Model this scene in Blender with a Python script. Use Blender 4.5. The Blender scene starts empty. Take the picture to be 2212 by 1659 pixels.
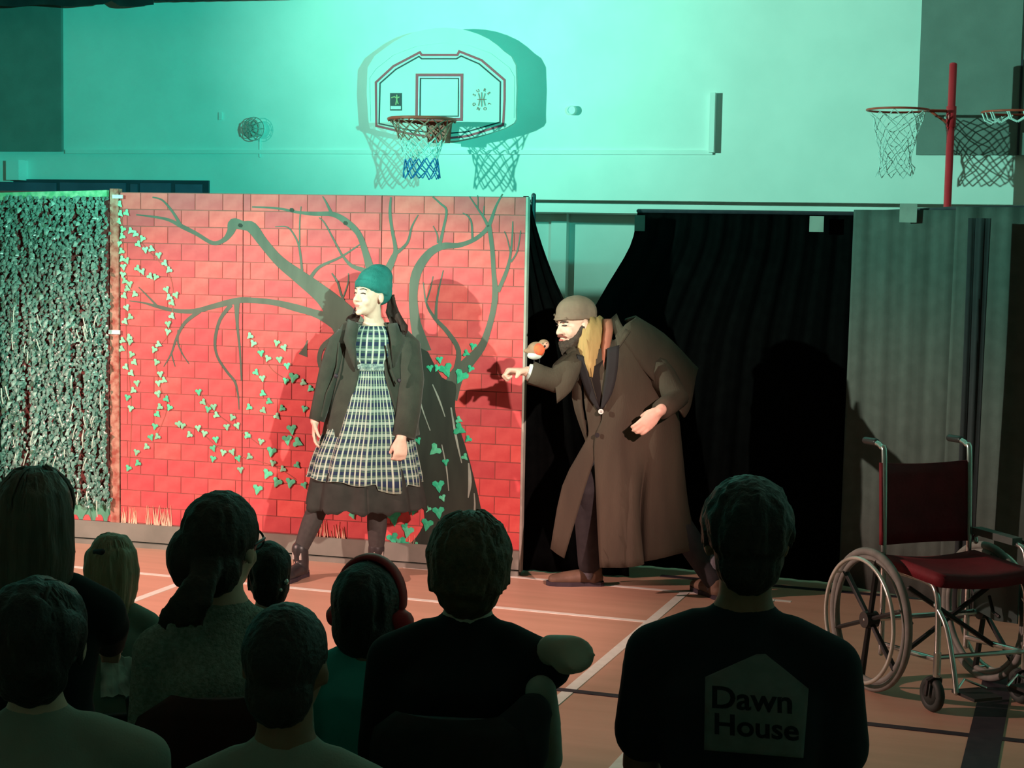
import bpy, bmesh, math, random
import numpy as np
from mathutils import Vector, Matrix, noise
from mathutils.bvhtree import BVHTree
random.seed(7)
SC = bpy.context.scene
COL = SC.collection
V = Vector

# ------------------------------------------------------------------ camera, world, lights, exposure
FPX, YAW, PITCH, ROLL, CAMH = 3587.955, -.331709607, -.0875431674, .019012194, 1.885
CX, CY = 1106.0, 829.5
FW = V((math.sin(YAW)*math.cos(PITCH), math.cos(YAW)*math.cos(PITCH), math.sin(PITCH)))
_r = V((math.cos(YAW), -math.sin(YAW), 0)); _u = _r.cross(FW)
RT = _r*math.cos(ROLL) + _u*math.sin(ROLL)
UP = _u*math.cos(ROLL) - _r*math.sin(ROLL)
CAM = V((0, 0, CAMH))
cd = bpy.data.cameras.new('camera'); cam = bpy.data.objects.new('camera', cd); COL.objects.link(cam)
cd.sensor_width = 36.0; cd.lens = FPX/2212*36.0; cd.clip_start = .05; cd.clip_end = 100
m3 = Matrix((RT, UP, -FW)).transposed()
cam.matrix_world = Matrix.Translation(CAM) @ m3.to_4x4()
SC.camera = cam
SC.view_settings.view_transform = 'Standard'; SC.view_settings.look = 'None'
SC.view_settings.exposure = 0.0; SC.view_settings.gamma = 1.0; SC.view_settings.use_curve_mapping = False

w = bpy.data.worlds.new('world'); SC.world = w; w.use_nodes = True
w.node_tree.nodes['Background'].inputs[0].default_value = (.6, .8, .7, 1)
w.node_tree.nodes['Background'].inputs[1].default_value = 0.0

def spot(name, loc, target, power, color, deg, blend, size=.06, sx=1, sy=1):
    ld = bpy.data.lights.new(name, 'SPOT'); ld.energy = power; ld.color = color
    ld.spot_size = math.radians(deg); ld.spot_blend = blend; ld.shadow_soft_size = size
    o = bpy.data.objects.new(name, ld); COL.objects.link(o)
    d = (V(target)-V(loc)).normalized()
    o.rotation_euler = d.to_track_quat('-Z', 'Y').to_euler(); o.location = loc; o.scale = (sx, sy, 1)
    return o
LA = (-7.9, 4.5, 2.85)      # lighting stand at the side of the audience
LB = (.9, 3.6, 2.80)        # lighting stand at the other side
WARM = (1.0, .58, .50); GREEN = (.04, 1.0, .76); PALE = (.33, 1.0, .76)
spot('stage_lamp_side_warm_offscreen', LA, (-3.8, 7.7, .25), 1850, WARM, 60, .5, .05, 1, .64)
spot('stage_lamp_front_warm_offscreen', LB, (-4.5, 8.1, .35), 2150, WARM, 42, .5, .05, 1, .76)
spot('stage_lamp_side_green_offscreen', LA, (.4, 11.2, 3.9), 3700, PALE, 80, 1.0, .05, 1, .60)
spot('stage_lamp_front_green_offscreen', LB, (-9.2, 11.2, 4.0), 2800, GREEN, 64, .9, .05, 1, .95)

# ------------------------------------------------------------------ pixel <-> place
def ray(px, py): return RT*((px-CX)/FPX) - UP*((py-CY)/FPX) + FW
def P(px, py, d): return CAM + ray(px, py)*d
def PZ(px, py, z=0.0):
    d = ray(px, py); return CAM + d*((z-CAMH)/d.z)
def PY(px, py, Y):
    d = ray(px, py); return CAM + d*(Y/d.y)
def PP(px, py, o, n):
    d = ray(px, py); return CAM + d*((o-CAM).dot(n)/d.dot(n))

# ------------------------------------------------------------------ materials
MATS = {}
def mat(name, col, rough=.7, col2=None, scale=8, bump=0, bscale=60, metal=0, rnd=0, spec=.3, stretch=None, detail=4, emit=0, sheen=0, alpha=1):
    if name in MATS: return MATS[name]
    m = bpy.data.materials.new(name); m.use_nodes = True; MATS[name] = m
    nt = m.node_tree; N = nt.nodes; L = nt.links; b = N['Principled BSDF']
    b.inputs['Roughness'].default_value = rough; b.inputs['Metallic'].default_value = metal
    b.inputs['Specular IOR Level'].default_value = spec
    if sheen: b.inputs['Sheen Weight'].default_value = sheen
    tc = N.new('ShaderNodeTexCoord'); src = tc.outputs['Object']
    if stretch:
        mp = N.new('ShaderNodeMapping'); mp.inputs['Scale'].default_value = stretch
        L.new(src, mp.inputs[0]); src = mp.outputs[0]
    nz = N.new('ShaderNodeTexNoise'); nz.inputs['Scale'].default_value = scale; nz.inputs['Detail'].default_value = detail
    L.new(src, nz.inputs['Vector'])
    c2 = col2 or tuple(x*.72 for x in col)
    rp = N.new('ShaderNodeValToRGB')
    rp.color_ramp.elements[0].position = .35; rp.color_ramp.elements[1].position = .65
    rp.color_ramp.elements[0].color = (*col, 1); rp.color_ramp.elements[1].color = (*c2, 1)
    L.new(nz.outputs['Fac'], rp.inputs[0]); out = rp.outputs[0]
    if rnd:
        oi = N.new('ShaderNodeObjectInfo'); hs = N.new('ShaderNodeHueSaturation')
        mr = N.new('ShaderNodeMapRange'); mr.inputs[3].default_value = 1-rnd; mr.inputs[4].default_value = 1+rnd
        L.new(oi.outputs['Random'], mr.inputs[0]); L.new(mr.outputs[0], hs.inputs['Value'])
        mr2 = N.new('ShaderNodeMath'); mr2.operation = 'MULTIPLY_ADD'; mr2.inputs[1].default_value = .006; mr2.inputs[2].default_value = .497
        L.new(oi.outputs['Random'], mr2.inputs[0]); L.new(mr2.outputs[0], hs.inputs['Hue'])
        L.new(out, hs.inputs['Color']); out = hs.outputs[0]
    L.new(out, b.inputs['Base Color'])
    if bump:
        n2 = N.new('ShaderNodeTexNoise'); n2.inputs['Scale'].default_value = bscale; n2.inputs['Detail'].default_value = 3
        L.new(src, n2.inputs['Vector'])
        bp = N.new('ShaderNodeBump'); bp.inputs['Strength'].default_value = bump; bp.inputs['Distance'].default_value = .01
        L.new(n2.outputs['Fac'], bp.inputs['Height']); L.new(bp.outputs[0], b.inputs['Normal'])
    return m

# ------------------------------------------------------------------ mesh helpers
def perp(d):
    d = d.normalized(); r = V((0, 0, 1)) if abs(d.z) < .9 else V((1, 0, 0))
    s = d.cross(r).normalized(); return s, s.cross(d).normalized()

class MB:
    def __init__(s): s.v = []; s.f = []; s.uv = None
    def add(s, vs, fs):
        o = len(s.v); s.v += [V(p) for p in vs]; s.f += [tuple(i+o for i in f) for f in fs]
        return s
    def box(s, c, size, rot=None):
        x, y, z = (q/2 for q in size); vs = [V((a*x, b*y, d*z)) for a in (-1, 1) for b in (-1, 1) for d in (-1, 1)]
        if rot is not None: vs = [rot @ p for p in vs]
        c = V(c)
        return s.add([p+c for p in vs], [(0, 1, 3, 2), (4, 6, 7, 5), (0, 4, 5, 1), (2, 3, 7, 6), (0, 2, 6, 4), (1, 5, 7, 3)])
    def boxab(s, a, b):
        a, b = V(a), V(b); return s.box((a+b)/2, [abs(q) for q in (b-a)])
    def tube(s, pts, rad, n=10, side=None, caps=True, closed=False, flat=False):
        """swept tube; rad scalar, list, or list of (r_side, r_other); rounded ends unless flat"""
        pts = [V(p) for p in pts]; k = len(pts)
        if not hasattr(rad, '__len__'): rad = [rad]*k
        rr = [(r, r) if not hasattr(r, '__len__') else r for r in rad]
        rings = []; prev = None
        for i in range(k):
            if closed: t = pts[(i+1) % k]-pts[i-1]
            else: t = (pts[min(i+1, k-1)]-pts[max(i-1, 0)])
            t = t.normalized()
            if side is not None: a = (V(side)-t*V(side).dot(t)).normalized()
            elif prev is None: a = perp(t)[0]
            else:
                a = prev-t*prev.dot(t)
                a = a.normalized() if a.length > 1e-6 else perp(t)[0]
            prev = a; b = t.cross(a)
            rings.append((pts[i], t, a, b, rr[i]))
        seq = []
        if not closed and caps and not flat:
            p, t, a, b, r = rings[0]; h = min(r)
            for q in (80, 50, 25):
                c, sn = math.cos(math.radians(q)), math.sin(math.radians(q)); seq.append((p-t*h*sn, a, b, (r[0]*c, r[1]*c)))
        for p, t, a, b, r in rings: seq.append((p, a, b, r))
        if not closed and caps and not flat:
            p, t, a, b, r = rings[-1]; h = min(r)
            for q in (25, 50, 80):
                c, sn = math.cos(math.radians(q)), math.sin(math.radians(q)); seq.append((p+t*h*sn, a, b, (r[0]*c, r[1]*c)))
        o = len(s.v)
        for p, a, b, r in seq:
            for j in range(n):
                q = 2*math.pi*j/n; s.v.append(p+a*(r[0]*math.cos(q))+b*(r[1]*math.sin(q)))
        m = len(seq)
        for i in range(m if closed else m-1):
            for j in range(n):
                A = o+i*n+j; B = o+i*n+(j+1) % n; i2 = (i+1) % m
                s.f.append((A, B, o+i2*n+(j+1) % n, o+i2*n+j))
        if not closed and caps:
            s.f.append(tuple(o+j for j in reversed(range(n)))); s.f.append(tuple(o+(m-1)*n+j for j in range(n)))
        return s
    def ell(s, c, r, ax=None, n=14, m=9):
        if not hasattr(r, '__len__'): r = (r, r, r)
        X, Y, Z = ax or (V((1, 0, 0)), V((0, 1, 0)), V((0, 0, 1))); c = V(c); o = len(s.v)
        s.v.append(c-Z*r[2])
        for i in range(1, m):
            q = math.pi*(i/m)-math.pi/2
            for j in range(n):
                t = 2*math.pi*j/n
                s.v.append(c+X*(r[0]*math.cos(q)*math.cos(t))+Y*(r[1]*math.cos(q)*math.sin(t))+Z*(r[2]*math.sin(q)))
        s.v.append(c+Z*r[2]); top = len(s.v)-1
        for j in range(n): s.f.append((o, o+1+(j+1) % n, o+1+j))
        for i in range(m-2):
            for j in range(n):
                A = o+1+i*n+j; B = o+1+i*n+(j+1) % n; s.f.append((A, B, B+n, A+n))
        b = o+1+(m-2)*n
        for j in range(n): s.f.append((b+j, b+(j+1) % n, top))
        return s
    def torus(s, c, R, r, axis, n=40, m=8):
        a, b = perp(V(axis)); c = V(c)
        return s.tube([c+a*(R*math.cos(2*math.pi*i/n))+b*(R*math.sin(2*math.pi*i/n)) for i in range(n)], r, m, closed=True)
    def prism(s, poly, o, ex, ey, en, depth):
        """flat polygon (2d) in frame o,ex,ey extruded by depth along -en from the front face"""
        o = V(o); k = len(poly); fr = [o+ex*p[0]+ey*p[1] for p in poly]; bk = [p-en*depth for p in fr]
        fs = [tuple(range(k)), tuple(reversed(range(k, 2*k)))]+[(i, i+k, (i+1) % k+k, (i+1) % k) for i in range(k)]
        return s.add(fr+bk, fs)
    def sheet(s, grid, th=.006):
        """grid of points (rows of equal length) thickened along its normals"""
        R, C = len(grid), len(grid[0]); g = [[V(p) for p in row] for row in grid]
        nr = [[None]*C for _ in range(R)]
        for i in range(R):
            for j in range(C):
                du = g[i][min(j+1, C-1)]-g[i][max(j-1, 0)]; dv = g[min(i+1, R-1)][j]-g[max(i-1, 0)][j]
                q = du.cross(dv); nr[i][j] = q.normalized() if q.length > 1e-9 else V((0, 0, 0))
        o = len(s.v)
        for sg in (.5, -.5):
            for i in range(R):
                for j in range(C): s.v.append(g[i][j]+nr[i][j]*(th*sg))
        K = R*C
        for i in range(R-1):
            for j in range(C-1):
                a = o+i*C+j; s.f.append((a, a+1, a+C+1, a+C)); s.f.append((a+K, a+K+C, a+K+C+1, a+K+1))
        for j in range(C-1):
            a = o+j; s.f.append((a, a+K, a+K+1, a+1)); a = o+(R-1)*C+j; s.f.append((a, a+1, a+K+1, a+K))
        for i in range(R-1):
            a = o+i*C; s.f.append((a, a+C, a+K+C, a+K)); a = o+i*C+C-1; s.f.append((a, a+K, a+K+C, a+C))
        return s
    def mesh(s, name, org=V((0, 0, 0)), smooth=False):
        me = bpy.data.meshes.new(name); me.from_pydata([p-org for p in s.v], [], s.f); me.validate(); me.update()
        bm = bmesh.new(); bm.from_mesh(me); bmesh.ops.recalc_face_normals(bm, faces=bm.faces); bm.to_mesh(me); bm.free()
        if smooth: me.polygons.foreach_set('use_smooth', [True]*len(me.polygons))
        return me

ORG = {}
def wloc(o): return ORG.get(o.name, V((0, 0, 0)))
def link(name, me, m, parent=None, label=None):
    o = bpy.data.objects.new(name, me); COL.objects.link(o)
    if m is not None: me.materials.clear(); me.materials.append(m)
    if parent is not None: o.parent = parent; ORG[o.name] = wloc(parent)
    if label: o['label'] = label
    return o
def obj(name, mb, m, parent=None, smooth=False, label=None):
    return link(name, mb.mesh(name, wloc(parent) if parent else V((0, 0, 0)), smooth), m, parent, label)
def thing(name, label, cat, loc=(0, 0, 0), group=None, rotz=0):
    o = bpy.data.objects.new(name, None); COL.objects.link(o); o.location = loc; o.rotation_euler = (0, 0, rotz)
    o.empty_display_size = .1; o['label'] = label; o['category'] = cat
    if group: o['group'] = group
    ORG[o.name] = V(loc); return o
def tag(o, label, cat, group=None):
    o['label'] = label; o['category'] = cat
    if group: o['group'] = group
    return o
def struct(name, mb, m, smooth=False, label=None):
    o = obj(name, mb, m, None, smooth); o['kind'] = 'structure'
    if label: o['label'] = label
    return o
def remesh(mb, voxel, it=4, disp=None, fac=.5):
    me = mb.mesh('tmp'); o = bpy.data.objects.new('tmp', me); COL.objects.link(o)
    md = o.modifiers.new('r', 'REMESH'); md.mode = 'VOXEL'; md.voxel_size = voxel; md.adaptivity = 0; md.use_smooth_shade = True
    if it:
        sm = o.modifiers.new('s', 'SMOOTH'); sm.iterations = it; sm.factor = fac
    bpy.context.view_layer.update()
    dg = bpy.context.evaluated_depsgraph_get(); ev = o.evaluated_get(dg)
    out = bpy.data.meshes.new_from_object(ev, depsgraph=dg)
    bpy.data.objects.remove(o); bpy.data.meshes.remove(me)
    if disp:
        n = len(out.vertices); co = np.empty(n*3); out.vertices.foreach_get('co', co); co = co.reshape(-1, 3)
        no = np.empty(n*3); out.vertices.foreach_get('normal', no); no = no.reshape(-1, 3)
        d = np.array([disp(V(p)) for p in co]); co += no*d[:, None]; out.vertices.foreach_set('co', co.ravel()); out.update()
    out.polygons.foreach_set('use_smooth', [True]*len(out.polygons))
    return out
def blob(name, mb, m, parent, voxel=.01, it=4, disp=None, label=None):
    me = remesh(mb, voxel, it, disp); me.name = name; me.transform(Matrix.Translation(-wloc(parent)))
    return link(name, me, m, parent, label)
def lerp(a, b, t): return a+(b-a)*t
def smoothpts(pts, k=4):
    """catmull-rom through tuples"""
    P_ = [np.array(p, float) for p in pts]; out = []
    for i in range(len(P_)-1):
        p0, p1, p2, p3 = P_[max(i-1, 0)], P_[i], P_[i+1], P_[min(i+2, len(P_)-1)]
        for j in range(k):
            t = j/k; out.append(.5*((2*p1)+(-p0+p2)*t+(2*p0-5*p1+4*p2-p3)*t*t+(-p0+3*p1-3*p2+p3)*t**3))
    out.append(P_[-1]); return out

# ================================================================== the setting
WALLY = 11.2
M_wall = mat('wall_paint', (.80, .80, .77), .75, (.74, .75, .72), 3, bump=.05, bscale=25)
M_white = mat('white_paint', (.8, .8, .78), .6, (.74, .74, .72), 5)
# floor
fm = mat('gym_floor', (.58, .345, .25), .38, (.52, .31, .22), 2.0, bump=.02, bscale=18, stretch=(.6, 6, 1))
struct('floor', MB().boxab((-13, -4, -.12), (5, 12.6, 0)), fm)
FLOOR = bpy.data.objects['floor']
M_line = mat('line_white', (.78, .78, .72), .5, (.7, .7, .64), 20)
M_black = mat('tape_black', (.025, .02, .03), .5, (.04, .03, .04), 20)
LZ = [0.0]
def strip(x0, y0, x1, y1, wd, m, name='court_line'):
    LZ[0] += .0004
    a, b = V((x0, y0, 0)), V((x1, y1, 0)); d = (b-a).normalized(); n = V((-d.y, d.x, 0))*wd/2
    mb = MB(); lo = [a-n, b-n, b+n, a+n]; mb.add([p+V((0, 0, -.002)) for p in lo]+[p+V((0, 0, .0008+LZ[0])) for p in lo],
        [(3, 2, 1, 0), (4, 5, 6, 7), (0, 1, 5, 4), (1, 2, 6, 5), (2, 3, 7, 6), (3, 0, 4, 7)])
    return obj(name, mb, m, FLOOR)
strip(-7.6, 8.66, -1.40, 8.66, .04, M_line)       # back boundary
strip(-7.6, 7.90, -1.50, 7.90, .04, M_line)       # long service line
strip(-1.973, 8.68, -1.973, 1.0, .05, M_line)     # singles sideline
strip(-1.514, 8.68, -1.514, 5.60, .05, M_line)    # doubles sideline
strip(-4.537, 7.90, -4.537, 3.0, .045, M_line)    # centre line
strip(-7.6, 6.535, 4, 6.535, .045, M_black, 'black_tape_line')
strip(-.29, 7.6, -.29, 1.0, .125, M_black, 'black_tape_line')
strip(-2.2, 9.03, 3, 8.98, .05, M_black, 'black_tape_line')

# back wall, with a dark recess under its beam
zb = PY(1250, 432, WALLY).z
struct('wall_back', MB().boxab((-13, WALLY, zb), (5, WALLY+.25, 6.6)), M_wall)
struct('trim_1', MB().boxab((-13, WALLY+.20, PY(1250, 458, WALLY).z), (5, WALLY+.9, zb)), M_wall, label='set-back lower band of the back wall beam')
struct('wall_back_recess', MB().boxab((-13, WALLY+.9, 0), (5, WALLY+1.05, PY(1250, 458, WALLY).z)), M_wall)
xs = PY(1193, 540, WALLY+.86).x, PY(1226, 540, WALLY+.86).x
struct('trim_2', MB().boxab((xs[0], WALLY+.82, 0), (xs[1], WALLY+.92, PY(1250, 458, WALLY).z)), M_wall, label='upright pilaster on the recessed wall')
struct('wall_left', MB().boxab((-13.2, -4, 0), (-13, 12.6, 6.6)), M_wall)
struct('wall_right', MB().boxab((5, -4, 0), (5.2, 12.6, 6.6)), M_wall)
struct('wall_front', MB().boxab((-13, -4.2, 0), (5, -4, 6.6)), M_wall)
struct('ceiling', MB().boxab((-13, -4, 6.6), (5, 12.6, 6.75)), mat('ceiling_white', (.78, .78, .76), .9, (.74, .74, .72), 3))

# grey-green upper wall boards left and right
M_pan = mat('pinboard_green', (.21, .225, .21), .85, (.18, .193, .18), 5, bump=.1, bscale=80)
def wallrect(name, x0, y0, x1, y1, proud, m, lab=None, cat=None, ztop=None):
    a = PY((x0+x1)/2, y1, WALLY); X0 = PY(x0, (y0+y1)/2, WALLY).x; X1 = PY(x1, (y0+y1)/2, WALLY).x
    z1 = ztop or PY((x0+x1)/2, y0, WALLY).z
    o = obj(name, MB().boxab((X0, WALLY-proud, a.z), (X1, WALLY+.01, z1)), m)
    if lab: tag(o, lab, cat)
    return o
wallrect('wall_board', -700, 0, 137, 327, .03, M_pan, 'dark green wall board above the ivy screen', 'wall board', 4.6)
t = thing('wall_board', 'dark grey-green wall board behind the red post', 'wall board', PY(2120, 330, WALLY))
X0 = PY(1986, 170, WALLY).x; X1 = PY(2204, 170, WALLY).x; zz = PY(2080, 335, WALLY).z
obj('panel', MB().boxab((X0, WALLY-.03, zz), (X1, WALLY+.01, 4.6)), M_pan, t)
obj('panel', MB().boxab((X1+.015, WALLY-.03, zz), (X1+1.6, WALLY+.01, 4.6)), M_pan, t)
obj('edge_strip', MB().boxab((X1, WALLY-.035, zz), (X1+.015, WALLY+.01, PY(2200, 130, WALLY).z)), M_black, t)
# cable trunking: long run and riser
def trunk(pts, wd, dp, name, lab):
    t = thing(name, lab, 'trunking', PY(*pts[0], WALLY))
    for i in range(len(pts)-1):
        a, b = PY(*pts[i], WALLY), PY(*pts[i+1], WALLY)
        lo = V((min(a.x, b.x)-wd/2, WALLY-dp, min(a.z, b.z)-wd/2)); hi = V((max(a.x, b.x)+wd/2, WALLY+.005, max(a.z, b.z)+wd/2))
        obj('run', MB().boxab(lo, hi), M_wall, t)
    return t
trunk([(147, 328), (1536, 329)], .028, .02, 'cable_trunking', 'long thin white cable trunking running across the wall below the hoop')
trunk([(1541, 205), (1541, 326)], .024, .05, 'cable_riser', 'short upright white cable trunking right of the hoop')
# ledge box on the left, over the dark clerestory strip
wallrect('trim_3', -600, 347, 32, 391, .06, M_wall)['kind'] = 'structure'
o = wallrect('wall_bracket', 33, 347, 60, 390, .12, M_white, 'small white bracket on the wall above the ivy screen', 'bracket')
t = bpy.data.objects.new('window_1', None); COL.objects.link(t); t['kind'] = 'structure'; t['label'] = 'dark strip window above the painted flats'
g0 = PY(-300, 388, WALLY); g1 = PY(453, 440, WALLY)
obj('window_frame', MB().boxab((g0.x, WALLY-.02, g1.z-.15), (g1.x, WALLY+.02, PY(300, 389, WALLY).z)), mat('window_dark', (.035, .05, .07), .3, (.05, .06, .09), 3), t)
M_pane = mat('pane_blue', (.06, .085, .14), .15, (.09, .11, .18), 4, spec=.6)
for a, b in ((-280, 125), (133, 275), (285, 300), (306, 372), (382, 440)):
    q0, q1 = PY(a, 400, WALLY).x, PY(b, 400, WALLY).x
    obj('pane', MB().boxab((q0, WALLY-.026, g1.z-.1), (q1, WALLY-.015, PY(300, 395+random.random()*5, WALLY).z)), M_pane, t)
# black border hanging at the top
M_blk = mat('black_drape', (.016, .017, .02), .9, (.022, .023, .026), 10, sheen=.15)
t = thing('black_border_drape', 'black ragged border drape hanging at the very top above the wall board', 'drape', PY(150, -60, 10.98))
def hang(px0, px1, edge, d):
    g = []; n = 40
    for r in range(8):
        row = []
        for j in range(n+1):
            x = lerp(px0, px1, j/n); yb = edge(x); y = lerp(-260, yb, r/7)
            row.append(PY(x, y, d+.03*math.sin(j*1.3)))
        g.append(row)
    return MB().sheet(g, .006)
obj('cloth', hang(-400, 332, lambda x: 12+2.5*math.sin(x*.05) - (9 if 225 < x < 246 else 0), 10.98), M_blk, t, True)
obj('batten_cloth', hang(333, 640, lambda x: 3-(x-333)*.016, 11.02), M_blk, t, True)

# small fittings on the wall
t = thing('caged_bell', 'small round wire-caged light on the wall left of the hoop', 'light', PY(555, 280, WALLY))
c = PY(560, 280, WALLY)+V((0, -.09, 0)); M_wire = mat('cage_wire', (.30, .34, .32), .5, metal=.3)
mb = MB()
for k in range(5):
    a = math.pi*k/5; mb.tube([c+V((.085*math.cos(a)*math.cos(q), -.05*math.sin(q) if False else -.055*abs(math.sin(q)), .085*math.sin(a)*math.cos(q))) for q in np.linspace(0, math.pi, 13)], .0035, 5)
for rr, yy in ((.085, 0), (.062, -.035), (.03, -.05)): mb.torus(c+V((0, yy, 0)), rr, .0035, (0, 1, 0), 24, 5)
obj('cage', mb, M_wire, t); obj('lens', MB().ell(c, (.06, .03, .06)), mat('lens', (.55, .6, .55), .3), t, True)
obj('base', MB().tube([c+V((0, .095, 0)), c+V((0, .01, 0))], .05, 16, flat=True), M_white, t)
obj('conduit', MB().tube([c+V((.01, .085, -.07)), c+V((.01, .085, -.2))], .008, 6), M_white, t)
p = PY(1238, 239, WALLY)
t = thing('wall_sensor', 'small round white sensor on the wall right of the hoop', 'sensor', p)
obj('body', MB().tube([p+V((0, .01, 0)), p+V((0, -.045, 0))], .032, 20, flat=True), M_white, t); obj('rim', MB().torus(p+V((0, -.045, 0)), .028, .005, (0, 1, 0), 20, 6), M_white, t, True)
wallrect('socket_plate', 474, 243, 481, 259, .015, M_white, 'tiny white plate on the wall left of the caged light', 'plate')

# ================================================================== hoops
M_red = mat('hoop_red', (.62, .07, .045), .45, (.5, .06, .04), 20)
M_net = mat('net_white', (.72, .76, .74), .8, (.6, .65, .63), 30)
M_netb = mat('net_blue', (.04, .14, .42), .8, (.04, .2, .4), 30)
M_netr = mat('net_red', (.55, .2, .15), .8)
def net(rimc, R, L, r2, n, rows, rad, phase=0.0, jitter=.0):
    """diamond net: returns a list of (z-fraction, MB) bands"""
    bands = [MB(), MB(), MB()]; pts = []
    for i in range(rows+1):
        f = i/rows; rr = lerp(R, r2, min(1, f*1.5)**.7) + (.012 if f > .85 else 0); row = []
        for j in range(n):
            a = 2*math.pi*(j+.5*(i % 2))/n+phase
            row.append(rimc+V((rr*math.cos(a)+random.uniform(-jitter, jitter), rr*math.sin(a), -L*f+random.uniform(-jitter, jitter))))
        pts.append(row)
    for i in range(rows):
        for j in range(n):
            k = (j+1) % n if i % 2 else (j-1) % n
            for q in (j, k): bands[min(2, int(3*i/rows))].tube([pts[i][j], pts[i+1][q]], rad, 4, caps=False)
    return bands
BY = WALLY-.23
def B(px, py): return PY(px, py, BY)
t = thing('basketball_hoop', 'white fan-shaped basketball backboard with red rim and net on the green-lit wall', 'basketball hoop', PY(951, 290, WALLY))
out = smoothpts([(800, 275), (799, 245), (799, 170)], 1)
prof = [(799, 277), (795, 250), (794, 146), (830, 105), (875, 77), (920, 64), (964, 60), (1010, 66), (1055, 84), (1090, 112), (1114, 141), (1114, 240), (1110, 266), (1070, 284), (1010, 299), (960, 305), (900, 299), (845, 289)]
def poly_on_board(pl): return [((B(*q)-B(955, 200)).x, (B(*q)-B(955, 200)).z) for q in pl]
ex, ez, en = V((1, 0, 0)), V((0, 0, 1)), V((0, -1, 0)); bo = B(955, 200)
pl = [q for q in smoothpts([(*p_,) for p_ in prof]+[prof[0]], 2)][:-1]
M_bd = mat('backboard_white', (.56, .60, .57), .4, (.53, .57, .54), 4)
board = obj('backboard', MB().prism(poly_on_board(pl), bo, ex, ez, en, .03), M_bd, t)
def bandline(pts, wpx, m, name, parent, close=True, off=.003):
    pts2 = poly_on_board(pts); k = len(pts2); wd = wpx*.0031; mb = MB(); fr = []
    for i in range(k):
        a = np.array(pts2[i-1] if (i or close) else pts2[i]); b = np.array(pts2[(i+1) % k] if (i < k-1 or close) else pts2[i]); c_ = np.array(pts2[i])
        d1 = c_-a; d2 = b-c_; n1 = np.array([-d1[1], d1[0]])/(np.hypot(*d1)+1e-9); n2 = np.array([-d2[1], d2[0]])/(np.hypot(*d2)+1e-9)
        nn = n1+n2; nn = nn/(np.hypot(*nn)+1e-9); sc = min(1.6, 1/max(.4, nn@n2 if i or close else 1))
        fr.append((c_+nn*wd/2*sc, c_-nn*wd/2*sc))
    for i in range(k if close else k-1):
        j = (i+1) % k; q = [fr[i][0], fr[j][0], fr[j][1], fr[i][1]]
        mb.prism([tuple(x) for x in q], bo+en*off, ex, ez, en, .004)
    return obj(name, mb, m, parent)
M_bred = mat('board_red', (.52, .05, .08), .5, (.45, .05, .08), 20); M_bblk = mat('board_black', (.02, .03, .04), .5); M_bwht = mat('board_white_line', (.85, .85, .83), .5)
o1 = [(813, 272), (812, 178), (850, 143), (907, 113), (911, 119), (988, 119), (992, 111), (1040, 130), (1090, 173), (1090, 215), (1087, 270), (1010, 294), (955, 300), (880, 288)]
o2 = [(819, 267), (821, 180), (855, 150), (905, 122), (911, 127), (986, 127), (996, 121), (1035, 138), (1081, 177), (1080, 264), (1008, 285), (955, 289), (885, 281)]
rim_in = [(800, 262), (798, 168), (812, 148), (850, 118), (900, 99), (955, 92), (1010, 98), (1060, 116), (1100, 147), (1111, 167), (1109, 255)]
bandline(rim_in, 2, M_bd, 'moulded_edge', board, False)
bandline(o1, 5, M_bred, 'red_border', board); bandline(o2, 3, M_bblk, 'black_border', board)
bandline([(900, 257), (901, 162), (998, 162), (997, 258)], 6.5, M_bred, 'target_square', board)
bandline([(904.5, 254), (905.5, 166), (993.5, 166), (993, 254)], 3, M_bwht, 'target_white', board)
bandline([(907.5, 251), (908.5, 169.5), (990.5, 169.5), (990, 251)], 2.5, M_bblk, 'target_black', board)
# maker's plate and printed ring of letters
def brect(x0, y0, x1, y1, m, name, off=.004):
    pl_ = poly_on_board([(x0, y1), (x1, y1), (x1, y0), (x0, y0)]); return obj(name, MB().prism(pl_, bo+en*off, ex, ez, en, .004), m, board)
brect(843, 201, 868, 239, M_bblk, 'logo_plate'); brect(844.5, 229, 866.5, 236, M_bwht, 'logo_strip', .005)
M_fig = mat('logo_figure', (.6, .55, .3), .5)
def bline(pts, r, m, name): return obj(name, MB().tube([B(*q)+en*.006 for q in pts], r, 5), m, board)
bline([(847, 211), (853, 209), (858, 212), (863, 210)], .005, M_fig, 'figure_arms'); bline([(858, 206), (858, 216), (856, 226)], .006, M_fig, 'figure_body'); bline([(858, 216), (861, 224)], .005, M_fig, 'figure_leg')
def text_mesh(body, size, bold=0):
    cu = bpy.data.curves.new('txt', 'FONT'); cu.body = body; cu.size = size; cu.align_x = 'CENTER'; cu.align_y = 'CENTER'; cu.offset = bold; cu.resolution_u = 4
    o = bpy.data.objects.new('txt', cu); COL.objects.link(o); bpy.context.view_layer.update()
    dg = bpy.context.evaluated_depsgraph_get(); me = bpy.data.meshes.new_from_object(o.evaluated_get(dg), depsgraph=dg)
    bpy.data.objects.remove(o); bpy.data.curves.remove(cu); return me
M_let = mat('letter_red', (.5, .14, .12), .6)
lc = B(1041, 215)
for ch, a in zip('SURELOND', (152, 118, 72, 38, -28, -68, -112, -152)):
    me = text_mesh(ch, .030, .0004); r_ = .064; tn = 0 if a > 0 else 0
    p = lc+V((r_*math.cos(math.radians(a)), -.004, r_*1.05*math.sin(math.radians(a))))
    rot = Matrix.Rotation(-math.radians(a-90), 4, 'Y') if a > 0 else Matrix.Rotation(-math.radians(a-90), 4, 'Y')
    me.transform(Matrix.Translation(p-wloc(t)) @ rot @ Matrix.Rotation(math.pi/2, 4, 'X')); link('letter', me, M_let, board)
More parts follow.
